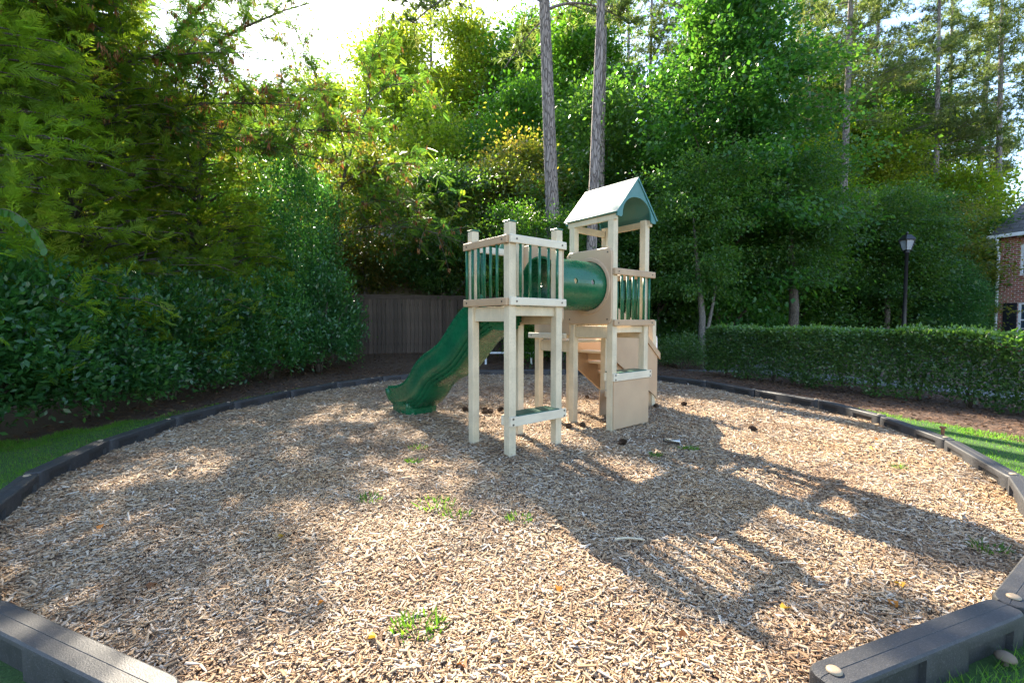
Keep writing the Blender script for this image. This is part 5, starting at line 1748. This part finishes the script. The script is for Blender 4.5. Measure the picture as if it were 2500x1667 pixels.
def weeds():
    rg = np.random.default_rng(101)
    spots = [(-0.43, 2.02, 0.12, 150, 'largest green weed tuft, near the bottom edge'), (-0.60, 3.45, 0.16, 110, 'sparse weed patch left of centre on the chips'), (-0.42, 3.28, 0.12, 70, 'small weed patch beside the sparse patch'), (1.5, 4.69, 0.06, 70, 'small dark weed in shadow before the steel cup'), (2.0, 4.99, 0.06, 60, 'small weed right of the steel cup'), (-1.06, 5.07, 0.10, 60, 'pale weed left of the front post, the farther one'), (-1.0, 4.55, 0.07, 60, 'pale weed left of the front post, the nearer one'), (-1.1, 3.5, 0.09, 50, 'faint weed at the left of the sparse patch'), (0.05, 3.18, 0.09, 60, 'weed at the shadow edge in the middle'), (2.95, 2.75, 0.10, 90, 'yellow green weed by the right border corner'), (3.75, 4.35, 0.06, 40, 'small weed inside the right border'), (1.90, 5.02, 0.05, 40, 'sprig of grass under the steel cup rim')]
    for x, y, r_, n, lab in spots:
        a = rg.uniform(0, 2 * PI, n); q = r_ * np.sqrt(rg.random(n))
        pos = np.stack([q * np.cos(a), q * np.sin(a) * 0.8, np.zeros(n)], 1)
        ax = np.stack([np.cos(a) * 0.7, np.sin(a) * 0.7, np.ones(n)], 1) + rg.normal(0, 0.35, (n, 3))
        nr = rg.normal(0, 0.5, (n, 3)) + np.array([0, -0.4, 0.8])
        v, f, c = leafgeo(pos, ax, nr, rg.uniform(0.025, 0.065, n), rg.uniform(0.004, 0.011, n), np.clip(rg.normal(0.5, 0.28, n), 0, 1))
        o = link('weed_tuft', npmesh('weed_tuft', v, f, c), M['leaf_green'], None, (x, y, float(mulch_z(x, y)) + 0.008))
        tag(o, lab, 'weed', 'weeds growing through the chips')
weeds()

def fallen():
    rg = np.random.default_rng(103)
    lv_ = []
    for k in range(3):
        m = 11
        ang = np.linspace(0, 2 * PI, m, endpoint=False)
        rad = 0.028 * (0.75 + 0.35 * np.cos(3 * ang + k) * (0.6 if k else 0.2)) * (1 + 0.3 * np.cos(ang))
        v = np.stack([rad * np.cos(ang), rad * np.sin(ang), 0.012 * np.cos(2 * ang + k)], 1)
        me = npmesh('fallen_leaf', v, np.arange(m)[None], np.full(m, [0.1, 0.5, 0.95][k]))
        me.materials.append(M['deadleaf']); lv_.append(me)
    sp = [(-2.83, 3.06, 0, 'orange fallen leaf on the chips at the far left'), (0.76, 1.99, 2, 'rust red fallen leaf in the shadow near the bottom'), (-0.62, 1.95, 1, 'yellow fallen leaf left of the largest weed'), (2.05, 2.35, 1, 'yellow fallen leaf before the right near timber'), (1.9, 2.2, 0, 'orange fallen leaf before the right near timber'), (-1.9, 2.35, 2, 'brown fallen leaf near the lower left timber'), (-0.95, 2.2, 0, 'orange fallen leaf left of centre near the bottom'), (-1.5, 2.9, 1, 'yellow fallen leaf left of centre'), (1.35, 2.2, 1, 'yellow fallen leaf by the stripes of shadow'), (0.25, 2.35, 0, 'orange fallen leaf in the middle foreground'), (3.9, 4.9, 1, 'yellow fallen leaf along the right border'), (4.3, 5.3, 0, 'orange fallen leaf along the right border'), (-0.2, 1.8, 2, 'brown fallen leaf right of the largest weed')]
    for x, y, k, lab in sp:
        o = link('fallen_leaf', lv_[k], None, None, (x, y, float(mulch_z(x, y)) + 0.022), (rnd.uniform(-0.4, 0.4), rnd.uniform(-0.4, 0.4), rnd.uniform(0, 6)))
        tag(o, lab, 'leaf', 'fallen leaves on the chips')
fallen()

v_, f_ = tube_geo(bez((-0.09, 0, 0), (0, 0.02, 0.012), (0.10, 0.0, 0.0), 6), [0.006, 0.007, 0.007, 0.006, 0.006, 0.004], 7)
st_ = link('stick', pymesh('stick', v_, f_, True), M['cream'], None, (0.75, 2.86, 0.035), (0, 0, -0.05))
tag(st_, 'pale curved stick lying in the tower shadow', 'stick')

def puff():
    V, F = [], []
    N, Kk = 18, 7
    for i in range(Kk):
        t = i / (Kk - 1)
        r_ = 0.036 * math.cos(t * PI / 2 * 0.98); z = 0.028 + 0.026 * math.sin(t * PI / 2)
        for k in range(N):
            V.append((r_ * math.cos(2 * PI * k / N) * (1 + 0.04 * math.sin(3 * k)), r_ * math.sin(2 * PI * k / N), z))
    for i in range(Kk - 1):
        for k in range(N):
            F.append((i * N + k, i * N + (k + 1) % N, (i + 1) * N + (k + 1) % N, (i + 1) * N + k))
    F.append(tuple(range(N))[::-1]); F.append(tuple((Kk - 1) * N + k for k in range(N)))
    r = empty('mushroom', (2.06, 1.84, 0.0))
    tag(r, 'round pale brown mushroom in the grass outside the right near timber', 'mushroom')
    link('cap', pymesh('cap', V, F, True), M['mushroom'], r)
    v, f = tube_geo([(0, 0, -0.03), (0, 0, 0.03)], [0.012, 0.010], 10)
    link('stalk', pymesh('stalk', v, f, True), M['mushroom'], r)
puff()
v_, f_ = tube_geo([(0, 0, -0.1), (0, 0, 0.20), (0, 0, 0.203), (0, 0, 0.222)], [0.016, 0.016, 0.032, 0.030], 12)
sk = link('rusty_stake', pymesh('rusty_stake', v_, f_), M['rust'], None, (4.97, 5.2, 0.0))
tag(sk, 'rusty iron stake with flat head outside the right border', 'stake')
